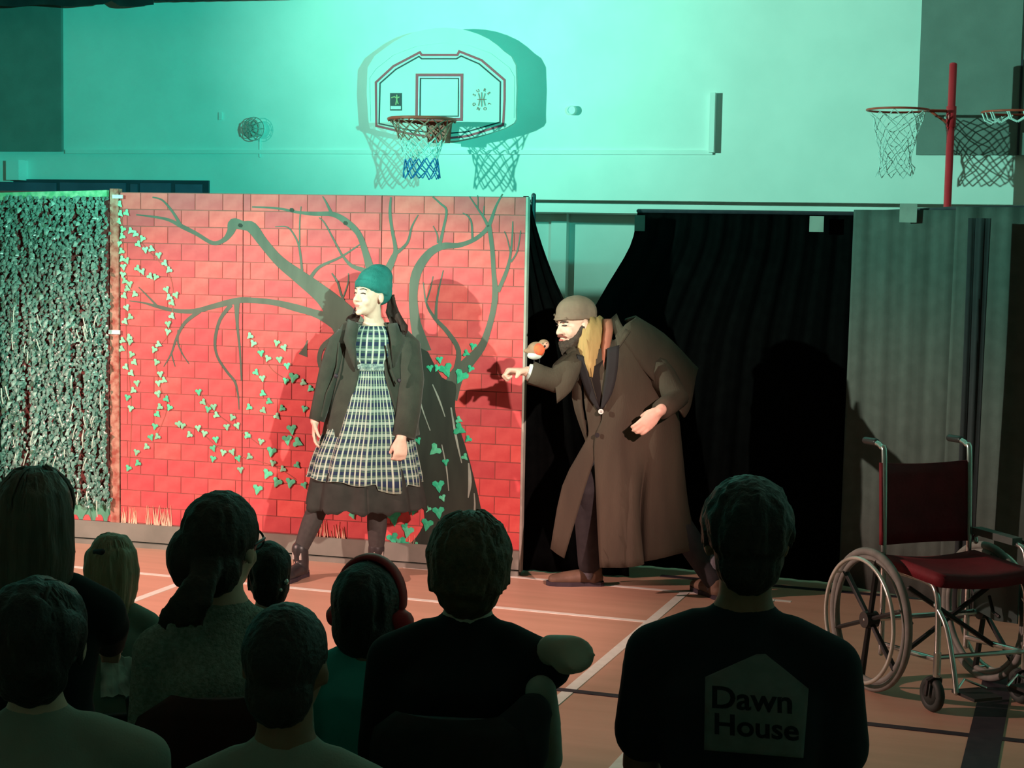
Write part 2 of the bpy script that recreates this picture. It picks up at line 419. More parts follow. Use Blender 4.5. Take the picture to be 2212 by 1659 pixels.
for pts in ([(1041, 200), (1041, 230)], [(1034, 202), (1037, 214), (1034, 228)], [(1048, 202), (1045, 214), (1048, 228)], [(1032, 215), (1050, 215)]): bline(pts, .0022, M_let, 'ball_line')
# rim, bracket, net
RC = V((B(951, 268).x, BY-.34, B(951, 266).z)); RR = .228
obj('rim', MB().torus(RC, RR, .011, (0, 0, 1), 48, 8), M_red, t, True)
bx = B(953, 262)
br = obj('bracket', MB().prism([(-.075, .01), (.085, .01), (.07, -.14), (-.06, -.14)], V((bx.x, BY-.10, RC.z)), ex, ez, en, .1), M_red, t)
obj('bolt', MB().ell((bx.x-.035, BY-.105, RC.z-.09), .008), M_net, br); obj('bolt', MB().ell((bx.x+.0, BY-.105, RC.z-.115), .008), M_net, br)
for sx in (-1, 1): obj('strut', MB().tube([V((bx.x+.06*sx, BY-.08, RC.z-.02)), V((RC.x+.12*sx, RC.y+.19, RC.z))], .012, 8), M_red, t, True)
for bd, mm, nm in zip(net(RC, RR*.98, .40, .115, 12, 9, .0042, .2, .006), (M_netr, M_net, M_netb), ('net_upper', 'net_middle', 'net_lower')): obj(nm, bd, mm, t)
hk = MB()
for k in range(12):
    a = 2*math.pi*k/12; hk.ell(RC+V((RR*math.cos(a), RR*math.sin(a), -.012)), .008, n=6, m=4)
obj('net_hooks', hk, M_red, t)
for sx in (-.3, .3):
    for sz in (-.12, .2): obj('wall_bracket', MB().tube([V((bo.x+sx, BY+.02, bo.z+sz)), V((bo.x+sx, WALLY-.002, bo.z+sz))], .02, 8, flat=True), M_white, t)

# red free-standing post with ring
pp = P(2055, 240, 10.4); PX, PYY = pp.x, pp.y
topz = P(2063, 140, 10.4).z
t = thing('netball_post', 'red free-standing post with a small ring and white net behind the drape', 'netball post', (PX, PYY, 0))
M_pred = mat('post_red', (.78, .03, .045), .4, (.7, .025, .04), 6)
obj('pole', MB().tube([V((PX, PYY, .04)), V((PX, PYY, topz))], .024, 16, flat=True), M_pred, t, True)
obj('cap', MB().ell((PX, PYY, topz), (.024, .024, .012)), M_pred, t, True)
obj('base', MB().tube([V((PX, PYY, 0)), V((PX, PYY, .06))], .3, 24, flat=True), M_black, t)
rz = pp.z; sl = obj('collar', MB().tube([V((PX, PYY, rz-.10)), V((PX, PYY, rz+.03))], .031, 16, flat=True), M_pred, t, True)
obj('bolt', MB().ell((PX-.03, PYY-.02, rz-.04), .01), M_net, sl)
rd = (P(1936, 240, 10.4)-pp); rd.z = 0; rc = V((PX, PYY, rz))+rd.normalized()*.335
obj('ring', MB().torus(rc, .19, .007, (0, 0, 1), 40, 8), M_red, t, True)
obj('ring_arm', MB().tube([rc+rd.normalized()*-.19, V((PX, PYY, rz))], .01, 8).tube([rc-rd.normalized()*.2, V((PX, PYY, rz-.09))], .008, 8), M_red, t, True)
for bd, nm in zip(net(rc-V((0, 0, .01)), .17, .40, .10, 10, 9, .0035, .3, .012), ('net_upper', 'net_middle', 'net_lower')): obj(nm, bd, M_net, t)
# second ring at the frame edge
q = P(2215, 243, 10.3); t = thing('netball_post', 'second post with ring and bunched white net beside the grey wall board', 'netball post', (q.x+.25, q.y+.05, 0))
q0 = V((q.x+.25, q.y+.05, 0)); obj('pole', MB().tube([q0, q0+V((0, 0, q.z+.3))], .024, 16, flat=True), M_pred, t, True)
obj('ring', MB().torus(q+V((-.07, 0, 0)), .19, .007, (0, .0, 1), 40, 8), M_red, t, True)
mb = MB()
for k in range(16):
    a = random.uniform(0, 6.28); s0 = q+V((-.07+.19*math.cos(a), .19*math.sin(a), 0)); mb.tube([s0, s0+V((.02, 0, -.05)), s0+V((.06, 0, -.07)), s0+V((.12, 0, -.03))], .005, 5)
obj('net', mb, M_net, t)['kind'] = 'stuff'
obj('ring_arm', MB().tube([q+V((.1, 0, 0)), q0+V((0, 0, q.z))], .01, 8), M_red, t)

# ================================================================== painted flats
F0 = V((-5.43, 8.565, 0)); FE = V((2.51, .145, 0)).normalized(); FN = V((FE.y, -FE.x, 0)); FZ = V((0, 0, 1)); FTOP = 2.112
def FU(px, py):
    p = PP(px, py, F0, FN)-F0; return p.dot(FE), p.z
def FPt(u, z, off=0): return F0+FE*u+FZ*z+FN*off
GROUP_F = 'painted scenery flats'
M_brick = mat('painted_brick', (.66, .105, .105), .6, (.56, .068, .075), 9, rnd=.16, bump=.05, bscale=30)
M_mort = mat('painted_mortar', (.33, .085, .075), .8, (.24, .075, .065), 14)
M_tree = mat('painted_bark', (.105, .12, .095), .8, (.08, .092, .074), 10, stretch=(1, 1, .3))
M_trunk = mat('painted_trunk', (.034, .045, .035), .8, (.024, .032, .026), 12, stretch=(1, 1, .25))
M_hl = mat('painted_highlight', (.33, .38, .33), .8)
M_leafs = [mat('painted_leaf_%s' % k, c, .7, c2, 40, rnd=.15) for k, c, c2 in (('pale', (.19, .52, .33), (.27, .58, .40)), ('mid', (.07, .50, .28), (.13, .58, .36)), ('deep', (.02, .42, .23), (.06, .52, .30)))]
M_grass = mat('painted_grass', (.86, .58, .42), .8, (.8, .48, .36), 20)
M_base = mat('plinth_grey', (.22, .22, .19), .75, (.17, .175, .15), 6)
us = [FU(260, 800)[0], FU(524, 800)[0], FU(821, 800)[0], FU(1130, 800)[0]]
flats = []
labs = ['red painted brick flat with hanging ivy beside the leafy screen', 'red painted brick flat with long bare tree branches behind the woman', 'red painted brick flat with the dark tree trunk beside the black curtain']
BH = .0983; BW = .176
def uvz_brick_mesh(wd, h):
    mb = MB(); mb.prism([(0, 0), (wd, 0), (wd, h), (0, h)], V((0, 0, 0)), FE, FZ, FN, .004); return mb.mesh('brick')
bcache = {}
for k in range(3):
    u0, u1 = us[k]+.002, us[k+1]-.002
    t = thing('painted_flat', labs[k], 'scenery flat', FPt(u0, 0), GROUP_F)
    obj('panel', MB().prism([(u0, .139), (u1, .139), (u1, FTOP), (u0, FTOP)], F0, FE, FZ, FN, .035), M_mort, t)
    if k == 2: obj('edge_strip', MB().prism([(u1, .02), (u1+.012, .02), (u1+.012, FTOP), (u1, FTOP)], F0+FN*.002, FE, FZ, FN, .045), mat('edge_wood', (.42, .40, .35), .7), t)
    row = 0; z1 = FTOP-.004
    while z1 > .16:
        z0 = max(z1-BH+.005, .145)
        off = (row % 2)*BW/2+.04
        u = us[0]-off
        while u < u1:
            a, b = max(u+.0025, u0+.001), min(u+BW-.0025, u1-.001)
            if b-a > .02:
                key = (round(b-a, 3), round(z1-z0, 3))
                if key not in bcache: bcache[key] = uvz_brick_mesh(*key); bcache[key].materials.append(M_brick)
                o = bpy.data.objects.new('brick', bcache[key]); COL.objects.link(o); o.parent = t
                o.location = FPt(a, z0, .0025)-wloc(t)
            u += BW
        z1 -= BH; row += 1
    flats.append(t)
def which(u): return flats[0] if u < us[1] else flats[1] if u < us[2] else flats[2]
# tree: every branch a tapering painted stroke, split where the panels meet
def stroke(pts, m, off=.0045, name='branch', k=4):
    sp = smoothpts(pts, k); L_ = []
    for x, y, wd in sp:
        u, z = FU(x, y); L_.append((u, z, max(.0025, wd*.00257/2)))
    segs = {}
    for i in range(len(L_)-1):
        a, b = L_[i], L_[i+1]; d = np.array([b[0]-a[0], b[1]-a[1]]); n = np.array([-d[1], d[0]])/(np.hypot(*d)+1e-9)
        def nrm(j):
            p, q = L_[max(j-1, 0)], L_[min(j+1, len(L_)-1)]; dd = np.array([q[0]-p[0], q[1]-p[1]]); return np.array([-dd[1], dd[0]])/(np.hypot(*dd)+1e-9)
        n0, n1 = nrm(i), nrm(i+1); q = [(a[0]+n0[0]*a[2], a[1]+n0[1]*a[2]), (b[0]+n1[0]*b[2], b[1]+n1[1]*b[2]), (b[0]-n1[0]*b[2], b[1]-n1[1]*b[2]), (a[0]-n0[0]*a[2], a[1]-n0[1]*a[2])]
        t = which((a[0]+b[0])/2); segs.setdefault(t.name, (t, MB()))[1].prism(q, F0+FN*(off-.00002*i), FE, FZ, FN, .004)
    for t, mb in segs.values(): obj(name, mb, m, t)
BR = [
 [(912, 760, 44), (905, 725, 30), (897, 690, 23), (893, 640, 20), (900, 590, 22), (925, 550, 18), (955, 532, 15), (990, 530, 11), (1020, 520, 9), (1042, 505, 9), (1057, 486, 9), (1072, 445, 5), (1086, 419, 3)],
 [(950, 530, 8), (958, 495, 6), (965, 455, 5), (952, 440, 4), (935, 425, 3)], [(946, 525, 4), (945, 507, 3), (936, 488, 1.5)],
 [(1055, 490, 7), (1045, 470, 5), (1027, 443, 3), (1014, 424, 2)], [(1032, 452, 3), (1033, 436, 2), (1032, 422, 2)], [(1044, 470, 3), (1046, 445, 2)],
 [(1021, 517, 5), (1019, 482, 4), (1012, 468, 3), (1000, 460, 2)],
 [(1057, 486, 9), (1064, 540, 10), (1067, 590, 10), (1070, 630, 13), (1066, 670, 13), (1054, 715, 14), (1040, 750, 18), (1010, 785, 26), (985, 815, 34), (970, 860, 40)],
 [(1076, 630, 9), (1095, 585, 8), (1103, 550, 5), (1107, 510, 4), (1108, 478, 2)], [(1103, 545, 3), (1096, 515, 2), (1090, 500, 2)], [(1104, 566, 4), (1118, 542, 3), (1125, 498, 2)],
 [(985, 805, 14), (991, 757, 11), (967, 717, 10), (942, 690, 8), (927, 668, 6), (919, 645, 4), (915, 610, 2)], [(942, 690, 7), (944, 650, 5), (952, 610, 3), (958, 584, 2)], [(921, 652, 4), (930, 625, 3), (936, 597, 2)],
 [(760, 715, 80), (735, 680, 64), (700, 640, 42), (650, 600, 32), (605, 565, 25), (570, 525, 23), (545, 492, 26), (525, 487, 20), (505, 484, 26), (499, 500, 18), (485, 518, 11), (460, 525, 9), (425, 505, 9), (395, 490, 10), (365, 475, 7), (330, 468, 5), (295, 464, 3)],
 [(392, 489, 8), (375, 460, 6), (352, 433, 4), (330, 426, 3)],
 [(653, 585, 6), (648, 540, 5), (640, 515, 4), (622, 491, 3), (595, 490, 2)], [(648, 530, 3), (648, 480, 3), (651, 446, 2)],
 [(668, 605, 9), (690, 577, 7), (735, 556, 5), (778, 528, 2.5)], [(740, 553, 5), (720, 515, 4), (702, 482, 3), (690, 470, 2)], [(740, 552, 5), (760, 574, 8), (795, 586, 11)],
 [(750, 705, 50), (690, 680, 19), (640, 665, 17), (590, 653, 13), (530, 648, 13), (500, 652, 14), (460, 662, 12), (420, 672, 11), (380, 671, 9), (340, 662, 8), (310, 654, 4), (280, 650, 2)],
 [(342, 663, 5), (320, 640, 4), (300, 620, 2)], [(432, 672, 9), (400, 697, 8), (382, 730, 6), (370, 765, 4), (354, 792, 2)], [(386, 712, 5), (385, 740, 4), (395, 765, 3), (409, 786, 2)], [(371, 762, 3), (374, 775, 3), (379, 792, 2)],
 [(500, 658, 10), (476, 690, 8), (465, 735, 7), (470, 770, 6), (490, 802, 6), (508, 825, 6), (515, 855, 4), (517, 885, 2)], [(512, 655, 14), (513, 700, 7), (519, 760, 5), (522, 822, 3)],
 [(805, 600, 22), (790, 545, 15), (775, 505, 13), (750, 480, 14), (720, 463, 11), (680, 462, 9), (640, 458, 6), (600, 450, 5), (545, 447, 3)], [(718, 464, 8), (705, 437, 4), (697, 424, 2)],
 [(830, 600, 20), (848, 562, 15), (855, 540, 10), (848, 500, 7), (843, 460, 7), (845, 426, 4)], [(853, 550, 8), (880, 525, 6), (890, 490, 4), (904, 464, 2)],
 [(748, 660, 5), (737, 635, 5), (730, 610, 5), (717, 590, 3)], [(742, 642, 3), (752, 612, 3), (753, 590, 2)],
 [(720, 733, 16), (697, 750, 11), (690, 780, 10), (702, 815, 8)]]
for b in BR: stroke(b, M_tree)
# trunk
tr_l = [(897, 745), (905, 800), (885, 850), (880, 920), (890, 1000), (905, 1060), (918, 1120), (900, 1160), (872, 1185)]
tr_r = [(925, 760), (955, 815), (985, 830), (983, 880), (992, 920), (1012, 985), (1030, 1055), (1044, 1120), (1062, 1196)]
tl = smoothpts(tr_l, 3); trr = smoothpts(tr_r, 3); mb = MB()
for i in range(len(tl)-1):
    q = [FU(*tl[i]), FU(*trr[i]), FU(*trr[i+1]), FU(*tl[i+1])]; mb.prism(q, F0+FN*.0052, FE, FZ, FN, .004)
obj('tree_trunk', mb, M_trunk, flats[2])
for s_ in ([(975, 880, 3), (985, 940, 5), (998, 1000, 2)], [(1013, 1000, 3), (1016, 1040, 8), (1012, 1075, 2)], [(1025, 1065, 2), (1026, 1100, 4), (1018, 1140, 1)], [(935, 830, 2), (950, 865, 4), (962, 900, 1)], [(900, 830, 2), (912, 880, 3), (930, 930, 1)], [(955, 960, 2), (965, 1010, 3), (970, 1060, 1)]): stroke(s_, M_hl, .0066, 'bark_highlight')
stroke([(665, 735, 1), (660, 752, 9), (655, 768, 22)], M_tree, .0045, 'branch')
for x, y in ((631, 454), (747, 482), (520, 487)): stroke([(x-4, y-2, 5), (x, y, 9), (x+4, y+2, 5)], M_trunk, .0062, 'knot')
# ivy leaves
leaf2d = [(0, .26), (.20, .44), (.46, .36), (.50, .14), (.26, -.06), (.16, -.30), (0, -.56), (-.16, -.30), (-.26, -.06), (-.50, .14), (-.46, .36), (-.20, .44)]
leafcache = {}
def leaf_mesh(key, m):
    if key not in leafcache:
        s_, tilt = key; c_, n_ = math.cos(tilt), math.sin(tilt)
        pl_ = [((x*c_-y*n_)*s_, (x*n_+y*c_)*s_) for x, y in leaf2d]
        mb = MB(); k = len(pl_); fr = [FE*p[0]+FZ*p[1]+FN*.001 for p in pl_]+[FN*.004]; bk = [p-FN*.003 for p in fr[:-1]]
        mb.add(fr+bk, [(k, i, (i+1) % k) for i in range(k)]+[(i, i+k+1, (i+1) % k+k+1, (i+1) % k) for i in range(k)]); leafcache[key] = mb.mesh('ivy_leaf')
    me = leafcache[key].copy(); me.materials.append(m); return me
lcache2 = {}
def put_leaf(px, py, spx, kind):
    u, z = FU(px, py); t = which(u); s_ = round(spx/4)*4*.00257; tl_ = random.choice((-.8, -.45, -.2, .15, .4, .8, 1.2)); key = (round(s_, 4), tl_, kind)
    if key not in lcache2: lcache2[key] = leaf_mesh((round(s_, 4), tl_), M_leafs[kind])
    o = bpy.data.objects.new('ivy_leaf', lcache2[key]); COL.objects.link(o); o.parent = t; o.location = FPt(u, z, .0095)-wloc(t)
Z1 = [(770,420),(775,480),(815,475),(765,530),(790,580),(785,625),(840,590),(870,610),(915,640),(890,675),(765,670),(780,720),(935,710),(975,705),(1020,745),(815,780),(785,770),(1060,797),(1085,840),(885,830),(915,850),(965,880),(1000,885),(795,820),(790,870),(800,910),(835,930),(820,960),(865,995),(800,1005),(1070,965),(1130,1000),(1085,1015),(1105,1050),(815,1080),(835,1140),(805,1170),(1105,1135),(1080,1185),(1078,1235),(790,1290),(830,1270),(785,1345),(835,1300),(845,1380),(865,1430),(1020,1315),(990,1350),(1005,1430),(810,1460),(845,1500),(880,1563),(1030,1505),(1055,1545),(1018,1563),(855,1610),(1015,1632)]
Z2 = [(820,470),(1015,445),(1070,480),(1025,530),(1088,535),(840,540),(1012,578),(995,655),(970,725),(1010,720),(940,785),(878,820),(885,890),(825,922),(1275,435),(1305,500),(1335,545),(1372,530),(1390,582),(1145,640),(1172,650),(1272,665),(1312,700),(1215,708),(1385,738),(1455,658),(1490,598),(1522,650),(1585,712),(1368,795),(1432,822),(1490,818),(1528,860),(1598,848),(1367,862),(1543,932)]
Z5 = [(680,10,0),(728,48,0),(812,55,0),(868,100,0),(645,148,0),(690,190,0),(912,185,1),(858,208,0),(985,220,0),(1033,265,0),(695,298,0),(740,355,0),(830,405,0),(697,420,0),(795,462,0),(992,408,0),(593,397,0),(900,555,1),(868,630,1),(945,650,1),(680,643,0),(585,600,0),(755,715,1),(765,797,0),(835,840,0),(940,812,0),(725,875,1),(795,935,1),(890,938,1),(990,955,0),(655,985,1)]
Z6 = [(840,385,0),(845,460,1),(910,535,0),(520,548,0),(480,595,0),(650,620,1),(735,715,0),(885,675,0),(680,900,1),(712,993,0),(595,1080,0),(680,1105,1),(485,1100,0),(590,1200,1),(330,1145,2),(440,1255,1),(325,1310,1),(405,1350,1),(505,1365,0),(60,1095,0),(10,1130,0),(420,1215,0),(370,1330,0)]
Z4 = [(1165,1255,0),(1115,1310,0),(905,1360,0),(830,1425,0),(885,1425,0),(955,1440,1),(1070,1490,1),(1145,1430,0)]
for x, y in Z1: put_leaf(x/2.9625, 300+y/2.9625, 14, 0)
for x, y in Z2: put_leaf(x/2.9625, 700+y/2.9625, 15, random.choice((0, 0, 1)))
for x, y, b in Z5: put_leaf(360+x/3.3175, 760+y/3.3175, 26 if b else 17, 1 if b else random.choice((0, 1)))
for x, y, b in Z6: put_leaf(760+x/3.607, 800+y/3.607, (17, 28, 36)[b], random.choice((1, 2)))
for x, y, b in Z4: put_leaf(700+x/3.606, 400+y/3.606, 30 if b else 16, 2)
for x, y in ((541, 726), (548, 742), (599, 741), (615, 751)): put_leaf(x, y, 15, 0)
for s_ in ([(262, 420, 2), (270, 600, 2), (275, 760, 2), (285, 880, 2), (280, 1010, 1)], [(275, 490, 1), (330, 550, 2), (365, 590, 2), (375, 640, 2), (365, 720, 2), (338, 760, 2), (345, 830, 2), (362, 880, 2), (335, 950, 1)], [(430, 845, 1), (460, 885, 2), (505, 920, 2), (540, 945, 2), (560, 960, 1)], [(540, 726, 1), (565, 762, 2), (590, 800, 2), (625, 822, 2)], [(383, 915, 1), (430, 930, 2), (470, 965, 2), (515, 985, 2), (555, 995, 2), (600, 1010, 2), (640, 1035, 1)]): stroke(s_, mat('ivy_stem', (.38, .10, .08), .8), .0043, 'ivy_stem')
# dry grass strokes
for x0, x1, y0, hh, n in ((262, 300, 1136, 42, 18), (318, 372, 1141, 52, 26), (640, 748, 1176, 55, 40), (872, 905, 1200, 50, 10), (1075, 1100, 1195, 60, 6)):
    mb = MB(); mid = None
    for i in range(n):
        x = random.uniform(x0, x1); h = hh*random.uniform(.4, 1); a = FU(x, y0+(x-600)*.083*0); tip = FU(x+random.uniform(-7, 7), y0-h); wq = random.uniform(.002, .0045); mid = a[0]
        mb.prism([(a[0]-wq, a[1]), (a[0]+wq, a[1]), tip], F0+FN*(.0062+.0001*i), FE, FZ, FN, .004)
    obj('painted_grass', mb, M_grass, which(mid))
# plinth under the flats
t = thing('flat_plinth', 'long low grey plinth board under the painted flats', 'plinth', FPt(-1.2, 0), None)
obj('upper_board', MB().prism([(-2.6, .035), (us[3]+.0, .035), (us[3]+.0, .14), (-2.6, .14)], F0+FN*.018, FE, FZ, FN, .05), M_base, t)
obj('lower_board', MB().prism([(-2.6, 0), (us[3], 0), (us[3], .027), (-2.6, .027)], F0+FN*.03, FE, FZ, FN, .06), M_base, t)

# post between ivy screen and flat
M_camo = mat('camo_post', (.30, .07, .05), .7, (.46, .24, .18), 26, detail=2)
u0, u1 = FU(240, 760)[0], FU(259, 760)[0]
t = thing('corner_post', 'mottled dark red post between the ivy screen and the brick flats', 'post', FPt(u0, 0))
obj('post', MB().prism([(u0, .14), (u1, .14), (u1-.004, FTOP+.02), (u0, FTOP+.02)], F0+FN*.012, FE, FZ, FN, .05), M_camo, t)
a_, b_ = FU(238, 712), FU(262, 722); obj('hinge', MB().prism([(a_[0], b_[1]), (b_[0], b_[1]), (b_[0], a_[1]), (a_[0], a_[1])], F0+FN*.02, FE, FZ, FN, .008), M_net, t)
a_, b_ = FU(246, 421), FU(268, 429); obj('hinge', MB().prism([(a_[0], b_[1]), (b_[0], b_[1]), (b_[0], a_[1]), (a_[0], a_[1])], F0+FN*.02, FE, FZ, FN, .008), M_net, t)

# ivy screen on the left
M_iv = [mat('ivy_plastic_%s' % k, c, .35, c2, 30, rnd=.25, spec=.6) for k, c, c2 in (('a', (.085, .19, .155), (.14, .28, .235)), ('b', (.17, .32, .27), (.28, .46, .40)), ('c', (.05, .12, .08), (.08, .18, .12)))]
ul, ur = FU(-250, 760)[0], FU(240, 760)[0]
zt = FU(120, 428)[1]; zbm = FU(200, 1092)[1]
t = thing('ivy_screen', 'tall screen covered with hanging plastic ivy at the left end of the set', 'ivy screen', FPt((ul+ur)/2, 0))
obj('backing_board', MB().prism([(ul, .14), (ur, .14), (ur, zt+.04), (ul, zt+.04)], F0, FE, FZ, FN, .035), mat('screen_back', (.14, .04, .036), .9, (.11, .033, .03), 7), t)
obj('top_garland', MB().prism([FU(-100, 437), FU(236, 425), FU(236, 411), FU(-100, 419)], F0+FN*.03, FE, FZ, FN, .04), mat('garland_green', (.08, .34, .16), .6, (.28, .5, .3), 30, bump=.4, bscale=40), t)
def leaf3(mb, c, s_, rot, lift):
    X = FE*math.cos(rot)+FZ*math.sin(rot); Y = FZ*math.cos(rot)-FE*math.sin(rot); Y = (Y*math.cos(lift)+FN*math.sin(lift)); N_ = X.cross(Y)
    pl_ = [(0, -.5), (.45, -.2), (.3, .15), (0, .6), (-.3, .15), (-.45, -.2)]
    vs = [c+X*(p[0]*s_)+Y*(p[1]*s_) for p in pl_]+[c+N_*(.12*s_)]; mb.add(vs, [(6, i, (i+1) % 6) for i in range(6)])
stuff = MB(); nl = 0; strands = 46
indiv = []
for i in range(strands):
    for layer in range(2):
        u = lerp(ul+.25, ur-.01, (i+random.random())/strands); z = zt
        while z > zbm:
            if random.random() < .9:
                c_ = FPt(u+random.gauss(0, .010), z, .012+.03*random.random()+.012*layer)
                if FU(8, 760)[0] < u and random.random() < .07 and len(indiv) < 260: indiv.append(c_)
                else: leaf3(stuff, c_, random.uniform(.022, .036), math.pi+random.gauss(0, .6), random.uniform(-.2, .9)); nl += 1
            z -= .0145*(1+.5*random.random()); u += random.gauss(0, .002)
o = obj('ivy_foliage', stuff, M_iv[0], t); o['kind'] = 'stuff'
lm = []
for k in range(9):
    mb = MB(); leaf3(mb, V((0, 0, 0)), .030+.003*k, math.pi+(k-4)*.22, .15+.08*k); lm.append([mb.mesh('leaf') for _ in range(3)])
    for me, m_ in zip(lm[-1], M_iv): me.materials.append(m_)
for c_ in indiv:
    o = bpy.data.objects.new('leaf', lm[random.randrange(9)][random.choice((0, 1, 1, 1, 2))]); COL.objects.link(o); o.parent = t; o.location = c_+FN*.012-wloc(t)
M_tie = mat('pale_stalk', (.62, .72, .62), .5)
for k in range(46):
    x = random.uniform(12, 232); y = random.uniform(660, 1080); l_ = random.uniform(14, 38); lean = random.choice((-1, 1))*random.uniform(0, .35)
    a_, b_ = FU(x, y), FU(x+l_*lean, y+l_); obj('stalk', MB().tube([FPt(*a_, .065), FPt((a_[0]+b_[0])/2+.003, (a_[1]+b_[1])/2, .075), FPt(*b_, .065)], .0035, 5), M_tie, t)
# painted bottom of the screen: green drips over red arches
M_gp = mat('painted_green', (.08, .26, .17), .7, (.12, .32, .22), 12)
obj('green_band', MB().prism([(ul, .142), (ur, .142), (ur, zbm+.03), (ul, zbm+.03)], F0+FN*.004, FE, FZ, FN, .006), M_gp, t)
for x in (110, 136, 163, 189, 216, 242):
    uc, zc = FU(x, 1128); pl_ = [(uc-.027, .143), (uc+.027, .143), (uc+.027, zc+.01), (uc+.022, zc+.032), (uc+.01, zc+.047), (uc-.01, zc+.047), (uc-.022, zc+.032), (uc-.027, zc+.01)]
    obj('red_scallop', MB().prism(pl_, F0+FN*.008, FE, FZ, FN, .005), M_brick, t)
u2 = FU(6, 900)[0]
t = thing('grey_upright', 'grey upright at the far end of the ivy screen', 'post', FPt(u2-.1, 0))
obj('upright', MB().prism([(u2-.12, 0), (u2+.012, 0), (u2+.0, FU(6, 625)[1]), (u2-.12, FU(6, 625)[1])], F0+FN*.10, FE, FZ, FN, .04), M_base, t)
obj('red_pad', MB().prism([(u2-.12, FU(6, 618)[1]), (u2+.008, FU(6, 618)[1]), (u2+.002, FU(6, 530)[1]), (u2-.12, FU(6, 530)[1])], F0+FN*.10, FE, FZ, FN, .03), mat('pad_pink', (.6, .2, .16), .7), t)

# ================================================================== black curtains
M_cur = mat('black_curtain', (.0028, .0033, .0034), 1.0, (.002, .0024, .0025), 14, spec=0.0, bump=.1, bscale=120)
M_curg = mat('charcoal_curtain', (.088, .096, .088), .95, (.074, .081, .074), 14, spec=.05, bump=.1, bscale=120)
def curtain(name, lab, rows, m, parent_loc, fold=.02, nf=10, cols=60, th=.006):
    """rows: list of (z, left point xy, right point xy) from top to bottom"""
    t = thing(name, lab, 'curtain', parent_loc); g = []
    rr = smoothpts([(z, *a, *b) for z, a, b in rows], 4)
    for z, ax, ay, bx_, by in rr:
        row = []; d = V((bx_-ax, by-ay, 0)); n = V((d.y, -d.x, 0)).normalized()
        for j in range(cols+1):
            s_ = j/cols; f = fold*(math.sin(s_*nf*6.283)+.5*math.sin(s_*nf*2.3*6.283+1.7+z*.4)+.3*math.sin(z*2+s_*9))
            row.append(V((lerp(ax, bx_, s_), lerp(ay, by, s_), z))+n*f)
        g.append(row)
    obj('cloth', MB().sheet(g, th), m, t, True); return t
ztc = 2.12
t = curtain('black_curtain', 'black curtain hanging from the flat corner, drawn aside beside the brick flat', [(2.12, (-2.99, 8.82), (-2.965, 8.825)), (1.85, (-3.0, 8.825), (-2.88, 8.825)), (1.56, (-3.0, 8.825), (-2.755, 8.84)), (1.2, (-3.0, 8.825), (-2.55, 8.87)), (.6, (-3.0, 8.825), (-2.40, 8.90)), (.01, (-3.0, 8.825), (-2.35, 8.90))], M_cur, (-2.9, 8.9, 0), .012, 4, 30)
pk = P(1147, 458, 9.35); 
tag(obj('paper_tag', MB().box(pk, (.03, .004, .035), Matrix.Rotation(.3, 3, 'Y')), M_net), 'small white tag clipped at the corner of the flat', 'tag')
tcu = curtain('black_curtain', 'wide black curtain behind the man in the long coat', [(2.045, (-2.46, 9.30), (-1.16, 9.26)), (1.85, (-2.50, 9.30), (-1.16, 9.26)), (1.56, (-2.66, 9.28), (-1.16, 9.25)), (1.25, (-2.80, 9.26), (-1.16, 9.24)), (.6, (-2.9, 9.25), (-1.16, 9.22)), (.01, (-2.9, 9.25), (-1.16, 9.21))], M_cur, (-2, 9.25, 0), .008, 11, 90)
curtain('charcoal_curtain', 'charcoal curtain catching light behind the wheelchair', [(2.075, (-1.22, 9.215), (-.60, 8.97)), (1.5, (-1.22, 9.20), (-.60, 8.95)), (.01, (-1.22, 9.165), (-.60, 8.90))], M_curg, (-.9, 9.1, 0), .006, 4, 40)
curtain('charcoal_curtain', 'charcoal curtain with a dark gap beside it at the edge of the stage', [(2.09, (-.66, 8.93), (.45, 8.66)), (1.5, (-.66, 8.91), (.45, 8.65)), (.01, (-.66, 8.88), (.45, 8.62))], M_curg, (0, 8.8, 0), .010, 5, 60)
c0 = PY(2098, 470, 8.78); curtain('black_curtain', 'narrow black strip standing in for the dark gap beside the charcoal curtain', [(2.03, (c0.x-.01, 8.72), (c0.x+.10, 8.70)), (1.4, (c0.x-.005, 8.71), (c0.x+.095, 8.69)), (.01, (c0.x-.005, 8.70), (c0.x+.09, 8.68))], M_blk, (c0.x, 8.7, 0), .006, 2, 14)  # added dark strip drawing the unlit gap between drapes, not a separate curtain
tr = thing('curtain_rail', 'dark rail carrying the black curtains', 'rail', (-2.4, 9.3, 2.06))
obj('rail', MB().tube([V((-2.46, 9.32, 2.055)), V((-1.16, 9.29, 2.055))], .012, 8), M_black, tr)
obj('rail', MB().tube([V((-1.16, 9.29, 2.06)), V((-.62, 8.98, 2.085)), V((.45, 8.68, 2.10))], .012, 8), M_black, tr)
for x_ in (-2.95, .45): 
    yy = 8.875 if x_ < 0 else 8.70; obj('pole', MB().tube([V((x_, yy, 0)), V((x_, yy, 2.125))], .014, 8), M_black, tr)
for px, py, w_, h_, lb in ((1764, 484, .078, .085, 'white paper tag hanging on the black curtain'), (1962, 460, .09, .10, 'white paper tag hung at the top of the charcoal curtain'), (1382, 482, .06, .09, 'dim grey tag at the top of the black curtain')):
    q = PY(px, py, 9.19 if px < 1800 else 9.04); o = obj('paper_tag', MB().box(q, (w_, .004, h_)), mat('tag_grey', (.35, .37, .34), .8) if px > 1500 else M_curg); tag(o, lb, 'tag')
